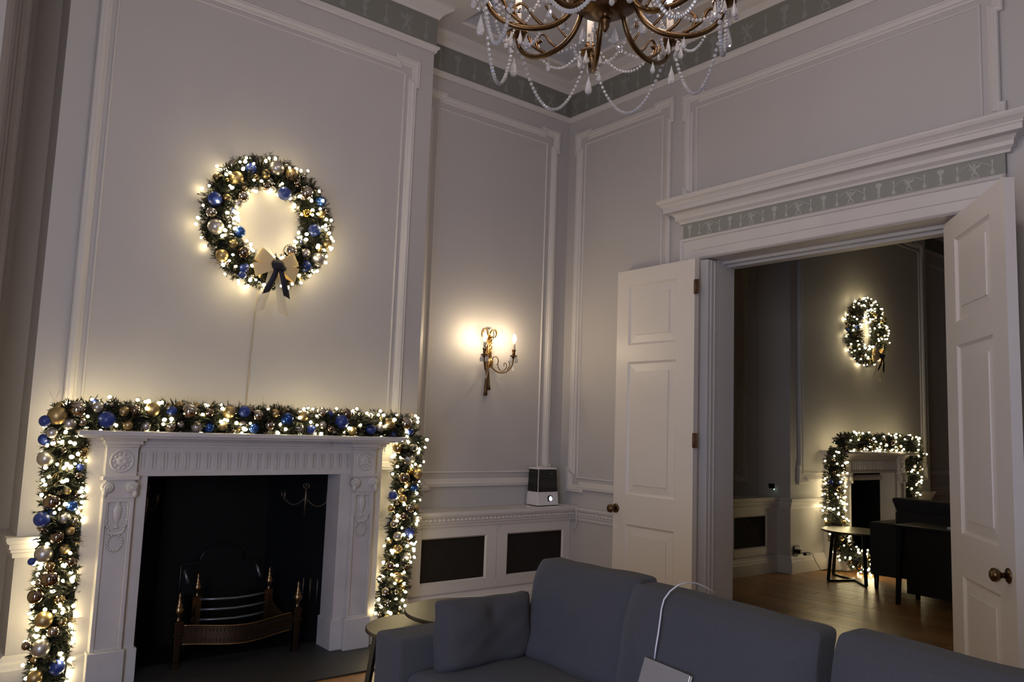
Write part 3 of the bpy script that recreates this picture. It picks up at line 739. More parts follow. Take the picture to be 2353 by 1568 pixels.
# arched back of the grate
vs = []; arch = [(1.47, 0.02), (1.47, 0.47), (1.575, 0.475)] + [(1.705 - 0.13 * math.cos(PI * i / 10), 0.478 + 0.095 * math.sin(PI * i / 10)) for i in range(1, 10)] + [(1.835, 0.475), (1.94, 0.47), (1.94, 0.02)]
na = len(arch)
vs = [(x, 4.905, z) for x, z in arch] + [(x, 4.925, z) for x, z in arch]
m = MB().add(vs, [tuple(range(na)), tuple(reversed(range(na, 2 * na)))] + [(i, (i + 1) % na, na + (i + 1) % na, na + i) for i in range(na)])
bp = obj('back_plate', m, M['iron'], g)
obj('rim', MB().tube([(x, 4.90, z) for x, z in arch], 0.006, 6), M['ironp'], bp)
for x in (1.455, 1.872):
    mm = MB().tube([(x, 4.70, 0.40), (x - 0.02, 4.72, 0.47)], [0.010, 0.008], 8)
    obj('knob', mm, M['steel'], g)

# ================================================================== GREENERY: wreaths and garlands
ICO2 = {}
def sphere_me(matname):
    if matname not in ICO2: ICO2[matname] = MB().ball((0, 0, 0), 1.0, 22, 14).mesh('bauble', M[matname])
    return ICO2[matname]
bmi = bmesh.new(); bmesh.ops.create_icosphere(bmi, subdivisions=2, radius=1.0)
for v in bmi.verts:
    if v.co.z > 0: v.co.z *= 1.5
ME_FAIRY = bpy.data.meshes.new('fairy_light'); bmi.to_mesh(ME_FAIRY); bmi.free()
ME_FAIRY.polygons.foreach_set('use_smooth', [True] * len(ME_FAIRY.polygons)); ME_FAIRY.materials.append(M['fairy'])
def rdir(rg):
    z = rg.uniform(-1, 1); a = rg.uniform(0, 2 * PI); q = math.sqrt(1 - z * z)
    return Vector((q * math.cos(a), q * math.sin(a), z))
class Path:
    def __init__(s, pts, closed=False):
        s.p = [Vector(p) for p in pts]; s.c = closed
        if closed: s.p.append(s.p[0])
        s.l = [0]
        for a, b in zip(s.p, s.p[1:]): s.l.append(s.l[-1] + (b - a).length)
        s.L = s.l[-1]
    def at(s, q):
        d = q * s.L
        for i in range(len(s.p) - 1):
            if d <= s.l[i + 1] or i == len(s.p) - 2:
                f = (d - s.l[i]) / max(1e-9, s.l[i + 1] - s.l[i]); t = (s.p[i + 1] - s.p[i]).normalized()
                return s.p[i].lerp(s.p[i + 1], f), t
def greenery(root, path, rad, n, rg, blade=0.045, wid=0.0045, yl=99):
    m = MB()
    for i in range(n):
        q = rg.random(); c, t = path.at(q)
        u = t.orthogonal().normalized(); v = t.cross(u); a = rg.uniform(0, 2 * PI)
        o = u * math.cos(a) + v * math.sin(a)
        k = rg.uniform(0.40, 0.92); s = c + o * (rad * k)
        d = (o * rg.uniform(0.5, 1.1) + rdir(rg) * 0.7 + t * rg.uniform(-0.5, 0.5)).normalized()
        # sprig: a twig with needles either side
        ln = blade * rg.uniform(0.7, 1.3); sd = d.orthogonal().normalized(); sd = (sd * math.cos(a) + d.cross(sd) * math.sin(a))
        for j in range(5):
            b = s + d * (ln * j / 5.0)
            for e in (-1, 1):
                w_ = (sd * e * 0.75 + d * 0.8 + rdir(rg) * 0.25).normalized(); wd = w_.orthogonal().normalized() * wid
                tip = b + w_ * ln * 0.55
                if tip.y > yl or b.y > yl: continue
                m.add([b - wd, b + wd, tip], [(0, 1, 2)])
    return obj('foliage', m, M['pine'], root, kind='stuff')
def core(root, path, rad):
    pts = [path.at(i / 40)[0] for i in range(41)]
    return obj('core', MB().tube(pts, rad, 10), M['bark'], root)
def sprays(root, path, rad, n, rg, y_lim=None):
    m = MB()
    for i in range(n):
        c, t = path.at(rg.random()); u = t.orthogonal().normalized(); v = t.cross(u); a = rg.uniform(0, 2 * PI)
        o = u * math.cos(a) + v * math.sin(a)
        if y_lim and (c + o * rad).y > y_lim: o.y = -abs(o.y)
        b = c + o * rad * 0.7
        for j in range(rg.randint(2, 4)):
            d = (o + rdir(rg) * 0.6).normalized(); ln = rg.uniform(0.05, 0.10)
            if y_lim and b.y + d.y * ln > y_lim - 0.01: d.y = -abs(d.y)
            m.tube([b, b + d * ln * 0.5 + rdir(rg) * 0.006, b + d * ln + rdir(rg) * 0.012], [0.0014, 0.0012, 0.0008], 4)
    return obj('gold_sprays', m, M['twig'], root, kind='stuff')
RAND_MATS = ['b_gold_matte', 'b_gold', 'b_silver_matte', 'b_mirror', 'b_mirror', 'b_brown', 'b_brown', 'b_navy', 'b_silver_matte', 'b_gold_matte']
def hang(root, path, rad, rg, explicit, nrand, nlights, ylim, r_b=(0.020, 0.036), br=0.0078, out=(0.9, 1.35)):
    """baubles and fairy lights on a garland"""
    spots = []
    for (p, r, mk) in explicit:
        piece('bauble', sphere_me(mk), root, p, (r, r, r)); spots.append((Vector(p), r))
    tries = 0; k = 0
    while k < nrand and tries < nrand * 40:
        tries += 1
        c, t = path.at(rg.random()); u = t.orthogonal().normalized(); v = t.cross(u); a = rg.uniform(0, 2 * PI)
        o = u * math.cos(a) + v * math.sin(a); r = rg.uniform(*r_b); p = c + o * (rad * rg.uniform(0.75, 0.95))
        if p.y + r > ylim or (o.y > 0.3 and rg.random() < 0.7): continue
        if any((p - q).length < (r + s) * 0.92 for q, s in spots): continue
        mk = rg.choice(RAND_MATS); piece('bauble', sphere_me(mk), root, p, (r, r, r)); spots.append((p, r)); k += 1
    k = 0; tries = 0
    while k < nlights and tries < nlights * 30:
        tries += 1
        c, t = path.at(rg.random()); u = t.orthogonal().normalized(); v = t.cross(u); a = rg.uniform(0, 2 * PI)
        o = u * math.cos(a) + v * math.sin(a); p = c + o * (rad * rg.uniform(*out))
        if p.y + 0.008 > ylim or (o.y > 0.2 and rg.random() < 0.45): continue
        if any((p - q).length < s + br * 0.9 for q, s in spots): continue
        s = br * rg.uniform(0.85, 1.25)
        piece('fairy_light', ME_FAIRY, root, p, (s, s, s), (rg.uniform(0, 3), rg.uniform(0, 3), rg.uniform(0, 3))); k += 1
GM, GS, SM, MI, BR_, NV, BLU, YG = 'b_gold_matte', 'b_gold', 'b_silver_matte', 'b_mirror', 'b_brown', 'b_navy', 'b_blue', 'b_yellow'
def px_list(lst, Y):
    out = []
    for (x, y, r, mk) in lst:
        p = at(x, y, 1, Y); dep = float(np.dot(np.array(p) - np.array((0, 0, CAMH)), CF))
        out.append((p, r * dep / FPX * 0.97, mk))
    return out
def garland(label, pts, rad, seed, explicit, nrand, nlights, nfol, ylim, nspray=14, br=0.0078):
    rg = random.Random(seed)
    path = Path(pts); root = thing('garland', path.at(0.5)[0], label, 'garland', None)
    core(root, path, rad * 0.52); greenery(root, path, rad, nfol, rg, 0.036, yl=ylim); sprays(root, path, rad, nspray, rg, ylim)
    hang(root, path, rad, rg, explicit, nrand, nlights, ylim, r_b=(0.013, 0.031), br=br)
    return root
def wreath(c, R, rad, label, seed, explicit, nrand, nlights, ylim):
    rg = random.Random(seed); c = Vector(c)
    path = Path([c + Vector((R * math.cos(2 * PI * i / 40), 0, R * math.sin(2 * PI * i / 40))) for i in range(40)], True)
    root = thing('wreath', c, label, 'wreath')
    core(root, path, rad * 0.50); greenery(root, path, rad, 3200, rg, 0.034, yl=ylim); sprays(root, path, rad, 16, rg, ylim)
    hang(root, path, rad, rg, explicit, nrand, nlights, ylim, r_b=(0.011, 0.027))
    # bow: four gauze loops, navy knot and tails, sheer streamers
    bc = c + Vector((0.012, -rad - 0.035, -R + 0.02))
    obj('bow_knot', MB().ball(bc + Vector((0, -0.040, 0)), 0.034, 12, 8, (1.1, 0.7, 0.95)).tube([bc + Vector(q) for q in ((-0.032, -0.040, 0.014), (0, -0.068, 0.0), (0.036, -0.040, -0.016))], 0.016, 8), M['navyribbon'], root)
    for (ax, az, ln, wd) in ((-1, 0.55, 0.125, 0.085), (-1, -0.30, 0.130, 0.08), (1, 0.50, 0.135, 0.085), (1, -0.30, 0.135, 0.09)):
        d = Vector((ax, 0, az)).normalized(); s = Vector((-d.z, 0, d.x))
        m = MB(); vs = []; fs = []; n = 11
        for i in range(n):
            q = 2 * PI * i / (n - 1) * 0.5
            # loop out and back
            f = math.sin(q); yy = -0.030 * math.cos(q) - 0.006
            e = d * ln * f; wk = 0.35 + 0.65 * f
            vs += [bc + e + s * (wd / 2 * wk) + Vector((0, yy, 0)), bc + e - s * (wd / 2 * wk) + Vector((0, yy, 0))]
        for i in range(n - 1): fs.append((2 * i, 2 * i + 1, 2 * i + 3, 2 * i + 2))
        obj('bow_loop', m.add(vs, fs, True), M['bowgold'], root)
    def tail(name, mk, x0, dx, ln, wd, yo, cut):
        vs = []; fs = []; n = 9
        for i in range(n):
            q = i / (n - 1); xx = x0 + dx * q ** 1.3; ww = wd * (0.7 + 0.3 * q); zz = -ln * q
            yy = yo - 0.012 * math.sin(q * 4)
            k = cut * (1 if i == n - 1 else 0)
            vs += [bc + Vector((xx - ww / 2, yy, zz - max(k, 0))), bc + Vector((xx + ww / 2, yy, zz + min(k, 0)))]
        for i in range(n - 1): fs.append((2 * i, 2 * i + 1, 2 * i + 3, 2 * i + 2))
        o = obj(name, MB().add(vs, fs, True), M[mk], root)
        md = o.modifiers.new('thickness', 'SOLIDIFY'); md.thickness = 0.0012
    tail('sheer_tail', 'sheer', -0.012, -0.060, 0.255, 0.055, 0.012, 0.02); tail('sheer_tail', 'sheer', 0.012, 0.062, 0.262, 0.058, 0.012, -0.02)
    tail('navy_tail', 'navyribbon', -0.006, -0.050, 0.155, 0.040, -0.040, 0.018); tail('navy_tail', 'navyribbon', 0.010, 0.058, 0.165, 0.040, -0.038, -0.018)
    return root
WR = [(577,387,13,NV),(543,410,17,GM),(611,400,11,GM),(635,387,18,SM),(670,400,15,GM),(654,445,16,NV),(703,445,19,MI),(737,464,13,BLU),(706,490,11,YG),(723,529,15,NV),(751,561,12,GM),(667,578,17,MI),(703,582,11,SM),(731,596,16,SM),(703,612,13,NV),(557,452,15,MI),(494,457,17,NV),(546,469,11,SM),(486,488,13,MI),(496,521,19,SM),(550,533,14,BLU),(559,581,17,BR_),(510,587,15,GM),(562,615,11,NV),(557,632,10,NV),(673,620,12,GM),(611,428,10,BR_),(535,560,11,GM)]
WY = 4.455
wc = at(617, 511, 1, WY)
wreath((wc.x, WY, wc.z), 0.300, 0.088, 'large lit wreath with blue and gold baubles and gold bow on the chimney breast', 11, px_list(WR, WY - 0.060), 58, 150, BY - 0.004)
GMN = [(132,956,22,GM),(104,968,14,NV),(178,942,20,MI),(160,974,15,SM),(224,936,13,SM),(246,965,20,NV),(351,941,17,GM),(285,946,12,GM),(435,946,19,MI),(294,977,12,GM),(336,979,11,SM),(391,981,13,MI),(452,981,14,SM),(481,983,12,BLU),(511,979,12,GM),(557,977,11,SM),(584,985,12,BLU),(527,948,15,GM),(562,946,14,NV),(592,955,14,MI),(618,977,13,MI),(660,963,15,BLU),(697,957,12,GM),(715,987,11,NV),(741,976,10,SM),(785,970,17,NV),(809,990,11,GM),(739,950,11,MI),(796,952,13,BR_),(853,987,12,NV),(873,983,10,SM),(895,974,14,GM),(932,974,16,MI),(688,983,10,SM),(310,944,13,BR_),(395,945,12,NV),(480,950,12,BR_),(632,950,10,GM),(760,985,10,BR_)]
garland('lit garland of baubles lying along the marble mantel shelf', [(0.655, 4.33, 1.305), (0.80, 4.33, 1.330), (1.65, 4.33, 1.328), (2.50, 4.33, 1.328), (2.66, 4.33, 1.305)], 0.070, 21, px_list(GMN, 4.275), 55, 145, 3400, 4.48, 22)
GL = [(102,1010,14,NV),(105,1054,19,SM),(180,1016,13,BR_),(188,1039,15,GS),(143,1026,12,MI),(155,1072,12,MI),(185,1074,9,NV),(178,1093,9,BR_),(178,1135,9,BR_),(120,1153,20,BR_),(96,1194,18,NV),(166,1163,13,BLU),(148,1191,14,SM),(131,1235,17,BR_),(100,1274,20,SM),(149,1262,12,GM),(161,1291,12,BR_),(73,1291,9,NV),(115,1331,21,BR_),(82,1371,18,BR_),(136,1379,13,GS),(100,1425,20,GM),(93,1491,21,SM),(61,1485,11,BR_),(131,1534,18,NV),(80,1558,17,GM),(115,1300,12,GS)]
garland('lit garland of baubles hanging down left of the fireplace', [(0.705, 4.33, 1.27), (0.728, 4.40, 1.12), (0.738, 4.42, 0.8), (0.745, 4.42, 0.4), (0.748, 4.42, 0.06)], 0.080, 22, px_list(GL, 4.35), 48, 150, 2600, BY - 0.004, 16)
GR = [(947,1027,10,NV),(915,1030,13,GS),(939,1054,16,SM),(929,1098,14,BR_),(959,1089,12,GM),(942,1084,8,YG),(903,1139,11,NV),(951,1121,10,BLU),(925,1146,10,GM),(941,1224,12,NV),(914,1233,11,SM),(914,1262,11,GM),(932,1281,13,SM),(897,1301,11,BR_),(914,1327,14,GM),(921,1351,11,YG),(886,1360,10,MI),(890,1406,11,MI),(899,1169,9,GS),(941,1167,12,MI),(927,1187,10,BR_),(905,1205,9,MI)]
garland('lit garland of baubles hanging right of the fireplace towards the side tables', [(2.655, 4.33, 1.25), (2.690, 4.43, 1.10), (2.690, 4.43, 0.80), (2.655, 4.42, 0.50), (2.600, 4.40, 0.25), (2.55, 4.38, 0.08)], 0.080, 23, px_list(GR, 4.36), 40, 105, 2300, BY - 0.004, 16)
m = MB().tube([wc + Vector((0.0, 0.085, -0.30)), Vector((wc.x - 0.010, BY - 0.004, wc.z - 0.55)), Vector((wc.x - 0.018, BY - 0.004, 1.7)), Vector((wc.x - 0.022, BY - 0.004, 1.40))], 0.0035, 6)
M['cable2'] = mat('beige_cable', (0.40, 0.34, 0.24), 0.5)
tag(obj('wreath_cable', m, M['cable2']), 'thin cable running down the chimney breast from wreath to mantel', 'cable')

# ================================================================== RADIATOR CUPBOARD
def cupboard(x0, x1, yf, ztop, label, grilles, beads=True):
    """radiator cupboard filling an alcove; grilles: list of (x0, x1) openings"""
    t = thing('radiator_cupboard', ((x0 + x1) / 2, yf, 0), label, 'cupboard')
    zg0, zg1 = 0.25, 0.558
    m = MB().box((x0, yf + 0.012, 0.168), (x1, yf + 0.03, 0.19)).box((x0, yf + 0.012, 0.64), (x1, yf + 0.03, ztop - 0.03)).box((x0, yf + 0.012, 0.19), (x0 + 0.03, yf + 0.03, 0.64)).box((x1 - 0.06, yf + 0.012, 0.19), (x1, yf + 0.03, 0.64))
    obj('body', m, M['trim'], t)
    obj('cavity', MB().box((x0 + 0.01, yf + 0.10, 0.0), (x1 - 0.01, AY - 0.002, ztop - 0.03)), M['hole'], t)
    mid = [(grilles[i][1] + grilles[i + 1][0]) / 2 for i in range(len(grilles) - 1)]
    ed = [x0 + 0.004] + mid + [x1 - 0.05]
    for i, (g0, g1) in enumerate(grilles):
        a, b = ed[i] + 0.002, ed[i + 1] - 0.002
        z0, z1 = 0.178, 0.636
        m = MB().box((a, yf, z0), (g0, yf + 0.022, z1)).box((g1, yf, z0), (b, yf + 0.022, z1)).box((g0, yf, z0), (g1, yf + 0.022, zg0)).box((g0, yf, zg1), (g1, yf + 0.022, z1))
        d = obj('door', m, M['trim'], t, bevel=0.002)
        # chamfer round the opening
        vs = []; fs = []
        for k, dd in ((0.0, -0.0), (0.010, 0.016)):
            vs += [(g0 + k - 0.001, yf + dd - 0.001, zg0 + k - 0.001), (g1 - k + 0.001, yf + dd - 0.001, zg0 + k - 0.001), (g1 - k + 0.001, yf + dd - 0.001, zg1 - k + 0.001), (g0 + k - 0.001, yf + dd - 0.001, zg1 - k + 0.001)]
        for j in range(4): fs.append((j, (j + 1) % 4, 4 + (j + 1) % 4, 4 + j))
        obj('bead_frame', MB().add(vs, fs), M['trim'], d)
        # diagonal wire mesh
        m = MB(); stp = 0.016; W_, H_ = g1 - g0, zg1 - zg0; yy = yf + 0.018
        n = int((W_ + H_) / stp)
        for k in range(n):
            s0 = k * stp
            for dirn in (1, -1):
                pa = []
                xa = s0 - H_; p0 = (max(0, xa), max(0, -xa)); p1 = (min(W_, s0), min(H_, W_ - xa))
                q0 = (p0[0], p0[1]); q1 = (p1[0], p1[1])
                if q1[0] - q0[0] < 0.004: continue
                f = (lambda a_: g0 + a_) if dirn > 0 else (lambda a_: g1 - a_)
                A = Vector((f(q0[0]), yy, zg0 + q0[1])); B = Vector((f(q1[0]), yy, zg0 + q1[1]))
                m.tube([A, B], 0.0011, 3, False)
        obj('grille', m, M['mesh'], d, kind='stuff')
        obj('backing', MB().box((g0 - 0.01, yf + 0.024, zg0 - 0.01), (g1 + 0.01, yf + 0.030, zg1 + 0.01)), M['hole'], d)
    for k in mid:
        for z in (0.20, 0.615):
            obj('hinge', MB().lathe((k, yf - 0.002, z - 0.02), [(0.004, 0), (0.004, 0.04)], 6), M['trim'], t)
    TOP = [(0, 0.632), (0.010, 0.632), (0.014, 0.650), (0.022, 0.656), (0.022, 0.668), (0.030, 0.672), (0.030, 0.694), (0.040, 0.700), (0.048, 0.716), (0.048, 0.730), (0, 0.730)]
    obj('rail', MB().sweep([(x0, yf), (x1, yf)], TOP, XY), M['trim'], t)
    obj('top', MB().box((x0, yf - 0.047, 0.728), (x1, AY - 0.001, 0.738)), M['trim'], t, bevel=0.002)
    obj('skirting', MB().sweep([(x0, yf + 0.02), (x1, yf + 0.02)], BASE, XY), M['trim'], t)
    if beads:
        n = int((x1 - x0) / 0.037)
        for i in range(n): piece('bead', ME_BEAD, t, (x0 + 0.02 + i * 0.037, yf - 0.033, 0.683), (0.009, 0.009, 0.010))
    return t
cupboard(BR + 0.0, BX, 4.655, 0.738, 'white alcove cupboard with two dark wire mesh doors and a beaded edge', [(2.975, 3.532), (3.725, 4.285)])
cupboard(WX2, B2L, 4.615, 0.738, 'dim white cupboard with black grille in the far room alcove', [(5.05, 5.6), (5.75, 6.25), (6.45, 6.99)], False)

# ================================================================== HUMIDIFIER and its cord
def prism4(m, x0, x1, y0, y1, z0, x2, x3, y2, y3, z1):
    m.hexa([(x0, y0, z0), (x1, y0, z0), (x1, y1, z0), (x0, y1, z0), (x2, y2, z1), (x3, y2, z1), (x3, y3, z1), (x2, y3, z1)]); return m
h = thing('humidifier', (4.15, 4.76, 0.738), 'white humidifier with smoked dark tank standing on the cupboard corner', 'humidifier')
obj('base', prism4(MB(), 4.035, 4.256, 4.688, 4.828, 0.744, 4.042, 4.25, 4.695, 4.825, 0.848), M['wplastic'], h, bevel=0.006)
obj('foot', MB().box((4.05, 4.70, 0.7385), (4.24, 4.815, 0.746)), M['black'], h)
obj('tank', prism4(MB(), 4.043, 4.249, 4.696, 4.824, 0.849, 4.050, 4.240, 4.703, 4.822, 1.020), M['smoke'], h, bevel=0.005)
obj('edge_strip', MB().bar([(4.0425, 4.6945, 0.75), (4.0425, 4.6955, 0.848), (4.0505, 4.7035, 1.02)], 0.004, 0.003, (1, 0, 0)), M['wplastic'], h)
obj('lid', prism4(MB(), 4.049, 4.241, 4.702, 4.823, 1.021, 4.052, 4.238, 4.705, 4.821, 1.034), M['wplastic'], h, bevel=0.004)
obj('nozzle', MB().lathe((4.10, 4.755, 1.034), [(0.026, 0), (0.026, 0.006), (0.018, 0.010), (0.004, 0.010)], 16), M['wplastic'], h)
dial = obj('dial', MB().lathe((4.165, 4.6945, 0.797), [(0.026, 0.0), (0.026, 0.004), (0.022, 0.0055), (0.001, 0.0055)], 24, (0, -1, 0)), M['black'], h)
m = MB()
m.add([(4.152, 4.687, 0.795), (4.158, 4.687, 0.782), (4.172, 4.687, 0.777), (4.184, 4.687, 0.786), (4.187, 4.687, 0.800), (4.178, 4.687, 0.803), (4.176, 4.687, 0.813), (4.166, 4.687, 0.815), (4.157, 4.687, 0.810)], [tuple(range(9))])
obj('lit_display', m, M['screen'], dial)
m = MB().box((4.165, 4.7005, 0.985), (4.169, 4.702, 0.996))
for i in range(4): m.box((4.172 + i * 0.007, 4.7005, 0.985), (4.1765 + i * 0.007, 4.702, 0.992))
obj('tank_print', m, M['steel'], h)
m = MB().tube([(4.245, 4.80, 0.76), (4.30, 4.72, 0.742), (4.345, 4.62, 0.742), (4.352, 4.590, 0.735), (4.355, 4.583, 0.68), (4.357, 4.585, 0.62), (4.360, 4.60, 0.575), (4.345, 4.625, 0.545)], 0.0030, 8)
tag(obj('humidifier_cable', m, M['cable']), 'white cable dangling over the cupboard edge beside the humidifier', 'cord')
tag(obj('bottle_cap', MB().lathe((3.935, 4.68, 0.738), [(0.011, 0), (0.012, 0.010), (0.009, 0.012), (0.008, 0.004)], 12), M['wplastic']), 'tiny pale cap lying on the cupboard left of the humidifier', 'cap')

# ================================================================== WALL SCONCE
def crystal_drop(m, p, ln, r):
    m.lathe(Vector(p) - Vector((0, 0, ln)), [(0.001, 0), (r * 0.62, ln * 0.05), (r * 0.95, ln * 0.17), (r, ln * 0.29), (r * 0.72, ln * 0.54), (r * 0.32, ln * 0.80), (0.001, ln)], 8, smooth=False)
sx, sy_, sz = 3.612, AY, 1.845
s_ = thing('wall_sconce', (sx, sy_, sz), 'gilt two-candle wall sconce with bow, tassels and crystals, lit in the alcove', 'wall lamp')
m = MB()
m.tube([(sx, AY - 0.012, sz + 0.215), (sx + 0.006, AY - 0.016, sz + 0.10), (sx + 0.004, AY - 0.018, sz - 0.02)], [0.016, 0.020, 0.028], 10)
m.tube([(sx + 0.012, AY - 0.014, sz + 0.20), (sx + 0.018, AY - 0.02, sz + 0.1), (sx + 0.014, AY - 0.018, sz + 0.0)], [0.008, 0.010, 0.012], 8)
for e in (0, PI):
    m.tube([(sx + 0.006 + 0.018 * math.cos(i * 0.5 + e), AY - 0.024 - 0.010 * math.sin(i * 0.5 + e), sz + 0.19 - i * 0.0075) for i in range(26)], 0.0045, 5)
obj('back_plate', m, M['gilt'], s_)
obj('hub', MB().ball((sx + 0.004, AY - 0.030, sz - 0.015), 0.034, 14, 10, (0.9, 0.9, 1.25)), M['gilt'], s_)
m = MB()
for e in (-1, 1):
    pts = [(sx, AY - 0.02, sz + 0.205)]
    for i in range(17):
        a = i / 16 * 1.65 * PI - 0.15 * PI
        pts.append((sx + e * (0.040 - 0.030 * math.cos(a)), AY - 0.022 - 0.006 * math.sin(a), sz + 0.208 + 0.036 * math.sin(a)))
    m.bar(pts, 0.018, 0.005, (0, 1, 0))
    m.bar(sp([(sx + e * 0.006, AY - 0.02, sz + 0.20), (sx + e * 0.028, AY - 0.024, sz + 0.165), (sx + e * 0.018, AY - 0.02, sz + 0.135), (sx + e * 0.034, AY - 0.022, sz + 0.105)]), 0.015, 0.004, (0, 1, 0))
m.ball((sx, AY - 0.022, sz + 0.205), 0.015, 10, 8)
obj('bow', m, M['gilt'], s_)
m = MB()
for (dx, z1) in ((-0.012, -0.268), (0.012, -0.225)):
    m.tube([(sx, AY - 0.016, sz - 0.05), (sx + dx * 0.9, AY - 0.016, sz + z1 + 0.06), (sx + dx, AY - 0.018, sz + z1 + 0.045), (sx + dx * 1.25, AY - 0.018, sz + z1)], [0.010, 0.012, 0.010, 0.017], 8)
obj('tassel', m, M['dbrass'], s_)
arms = [Vector((3.463, 4.68, 1.85)), Vector((3.741, 4.68, 1.863))]
for i, c in enumerate(arms):
    hub = Vector((sx, AY - 0.03, sz - 0.02)); d = c - hub; hd = Vector((d.x, d.y, 0))
    P = lambda q, z: hub + hd * q + Vector((0, 0, z))
    arm = obj('arm', MB().tube(sp([P(0.05, -0.005), P(0.2, -0.045), P(0.4, -0.068), P(0.62, -0.070), P(0.82, -0.050), P(0.95, -0.010), P(1.0, d.z + 0.0)]), [0.006, 0.006, 0.0055, 0.0055, 0.005, 0.005, 0.006], 8), M['dbrass'], s_)
    m = MB()
    m.tube(sp([P(0.1, 0.01), P(0.18, 0.045), P(0.30, 0.050), P(0.38, 0.025), P(0.36, -0.005), P(0.30, -0.01)]), 0.004, 6)
    m.tube(sp([P(0.36, -0.005), P(0.42, -0.045), P(0.58, -0.06), P(0.72, -0.03), P(0.70, 0.0), P(0.62, 0.0), P(0.63, -0.02)]), 0.0035, 6)
    m.tube(sp([P(0.75, -0.05), P(0.86, -0.01), P(0.80, 0.02)]), 0.004, 6)
    obj('scroll', m, M['dbrass'], arm)
    cup = obj('cup', MB().lathe(c + Vector((0, 0, 0.0)), [(0.006, 0), (0.018, 0.008), (0.026, 0.022), (0.027, 0.026), (0.012, 0.028), (0.012, 0.055), (0.016, 0.062), (0.014, 0.072)], 12), M['dbrass'], s_)
    obj('candle', MB().lathe(c + Vector((0, 0, 0.072)), [(0.0105, 0), (0.0105, 0.058), (0.008, 0.062)], 14), M['candle'], s_)
    obj('bulb', MB().lathe(c + Vector((0, 0, 0.132)), [(0.009, 0), (0.016, 0.012), (0.0175, 0.022), (0.013, 0.040), (0.006, 0.052), (0.001, 0.060)], 16), M['flame'], s_)
    m = MB()
    for k in range(6):
        a = 2 * PI * k / 6 + 0.3; crystal_drop(m, c + Vector((0.027 * math.cos(a), 0.027 * math.sin(a), 0.020)), 0.052, 0.0075)
    obj('crystal_drops', m, M['crystal'], s_, kind='stuff')
m = MB()
for c in arms:
    hub = Vector((sx, AY - 0.03, sz - 0.055)); n = 15
    for i in range(n + 1):
        q = i / n; p = hub.lerp(c, q); p.z -= 0.125 * math.sin(PI * q) * (0.6 + 0.6 * q); m.ball(p, 0.0052, 6, 4, smooth=False)
for k in range(6): m.ball(arms[1] + Vector((0, 0, -0.01 - k * 0.016)), 0.005, 6, 4, smooth=False)
obj('bead_chain', m, M['crystal'], s_, kind='stuff')

# ================================================================== CHANDELIER
cc = Vector((2.02, 2.04, 2.86)); AW = Vector((0.703, 0.711, 0)); RT = Vector((0.711, -0.703, 0))
ch = thing('chandelier', cc, 'large brass chandelier with scrolled arms, candle tubes and strings of crystal beads', 'chandelier')
CP = lambda a, r, z: cc + (AW * math.cos(math.radians(a)) + RT * math.sin(math.radians(a))) * r + Vector((0, 0, z - 2.86))
obj('finial', MB().lathe(cc + Vector((0, 0, -0.005)), [(0.001, 0), (0.010, 0.010), (0.018, 0.025), (0.016, 0.036), (0.022, 0.043), (0.021, 0.055), (0.009, 0.062), (0.022, 0.072), (0.028, 0.076), (0.040, 0.082)], 20), M['dbrass'], ch)
obj('bowl', MB().lathe(cc + Vector((0, 0, 0.072)), [(0.034, 0), (0.070, 0.004), (0.072, 0.010), (0.108, 0.022), (0.138, 0.045), (0.152, 0.075), (0.146, 0.083), (0.150, 0.09), (0.142, 0.10), (0.08, 0.13), (0.04, 0.17)], 36), M['dbrass'], ch)
obj('column', MB().lathe(cc + Vector((0, 0, 0.23)), [(0.04, 0), (0.03, 0.05), (0.05, 0.10), (0.06, 0.16), (0.03, 0.22), (0.022, 0.32), (0.045, 0.40), (0.05, 0.45), (0.02, 0.50), (0.012, 0.60), (0.012, 1.27)], 20), M['dbrass'], ch)
obj('canopy', MB().lathe(cc + Vector((0, 0, 1.43)), [(0.02, 0), (0.06, 0.03), (0.09, 0.08)], 20), M['dbrass'], ch)
obj('crown', MB().lathe(cc + Vector((0, 0, 0.66)), [(0.03, 0), (0.16, 0.02), (0.17, 0.04), (0.15, 0.05), (0.03, 0.07)], 24), M['dbrass'], ch)
ANG = [-8 + 45 * k for k in range(8)]
rgc = random.Random(5)
bme = MB().lathe((0, 0, -1), [(0.02, 0), (0.75, 0.3), (1.0, 0.8), (1.0, 1.2), (0.75, 1.7), (0.02, 2.0)], 8, smooth=False).mesh('bead', M['crystal'])
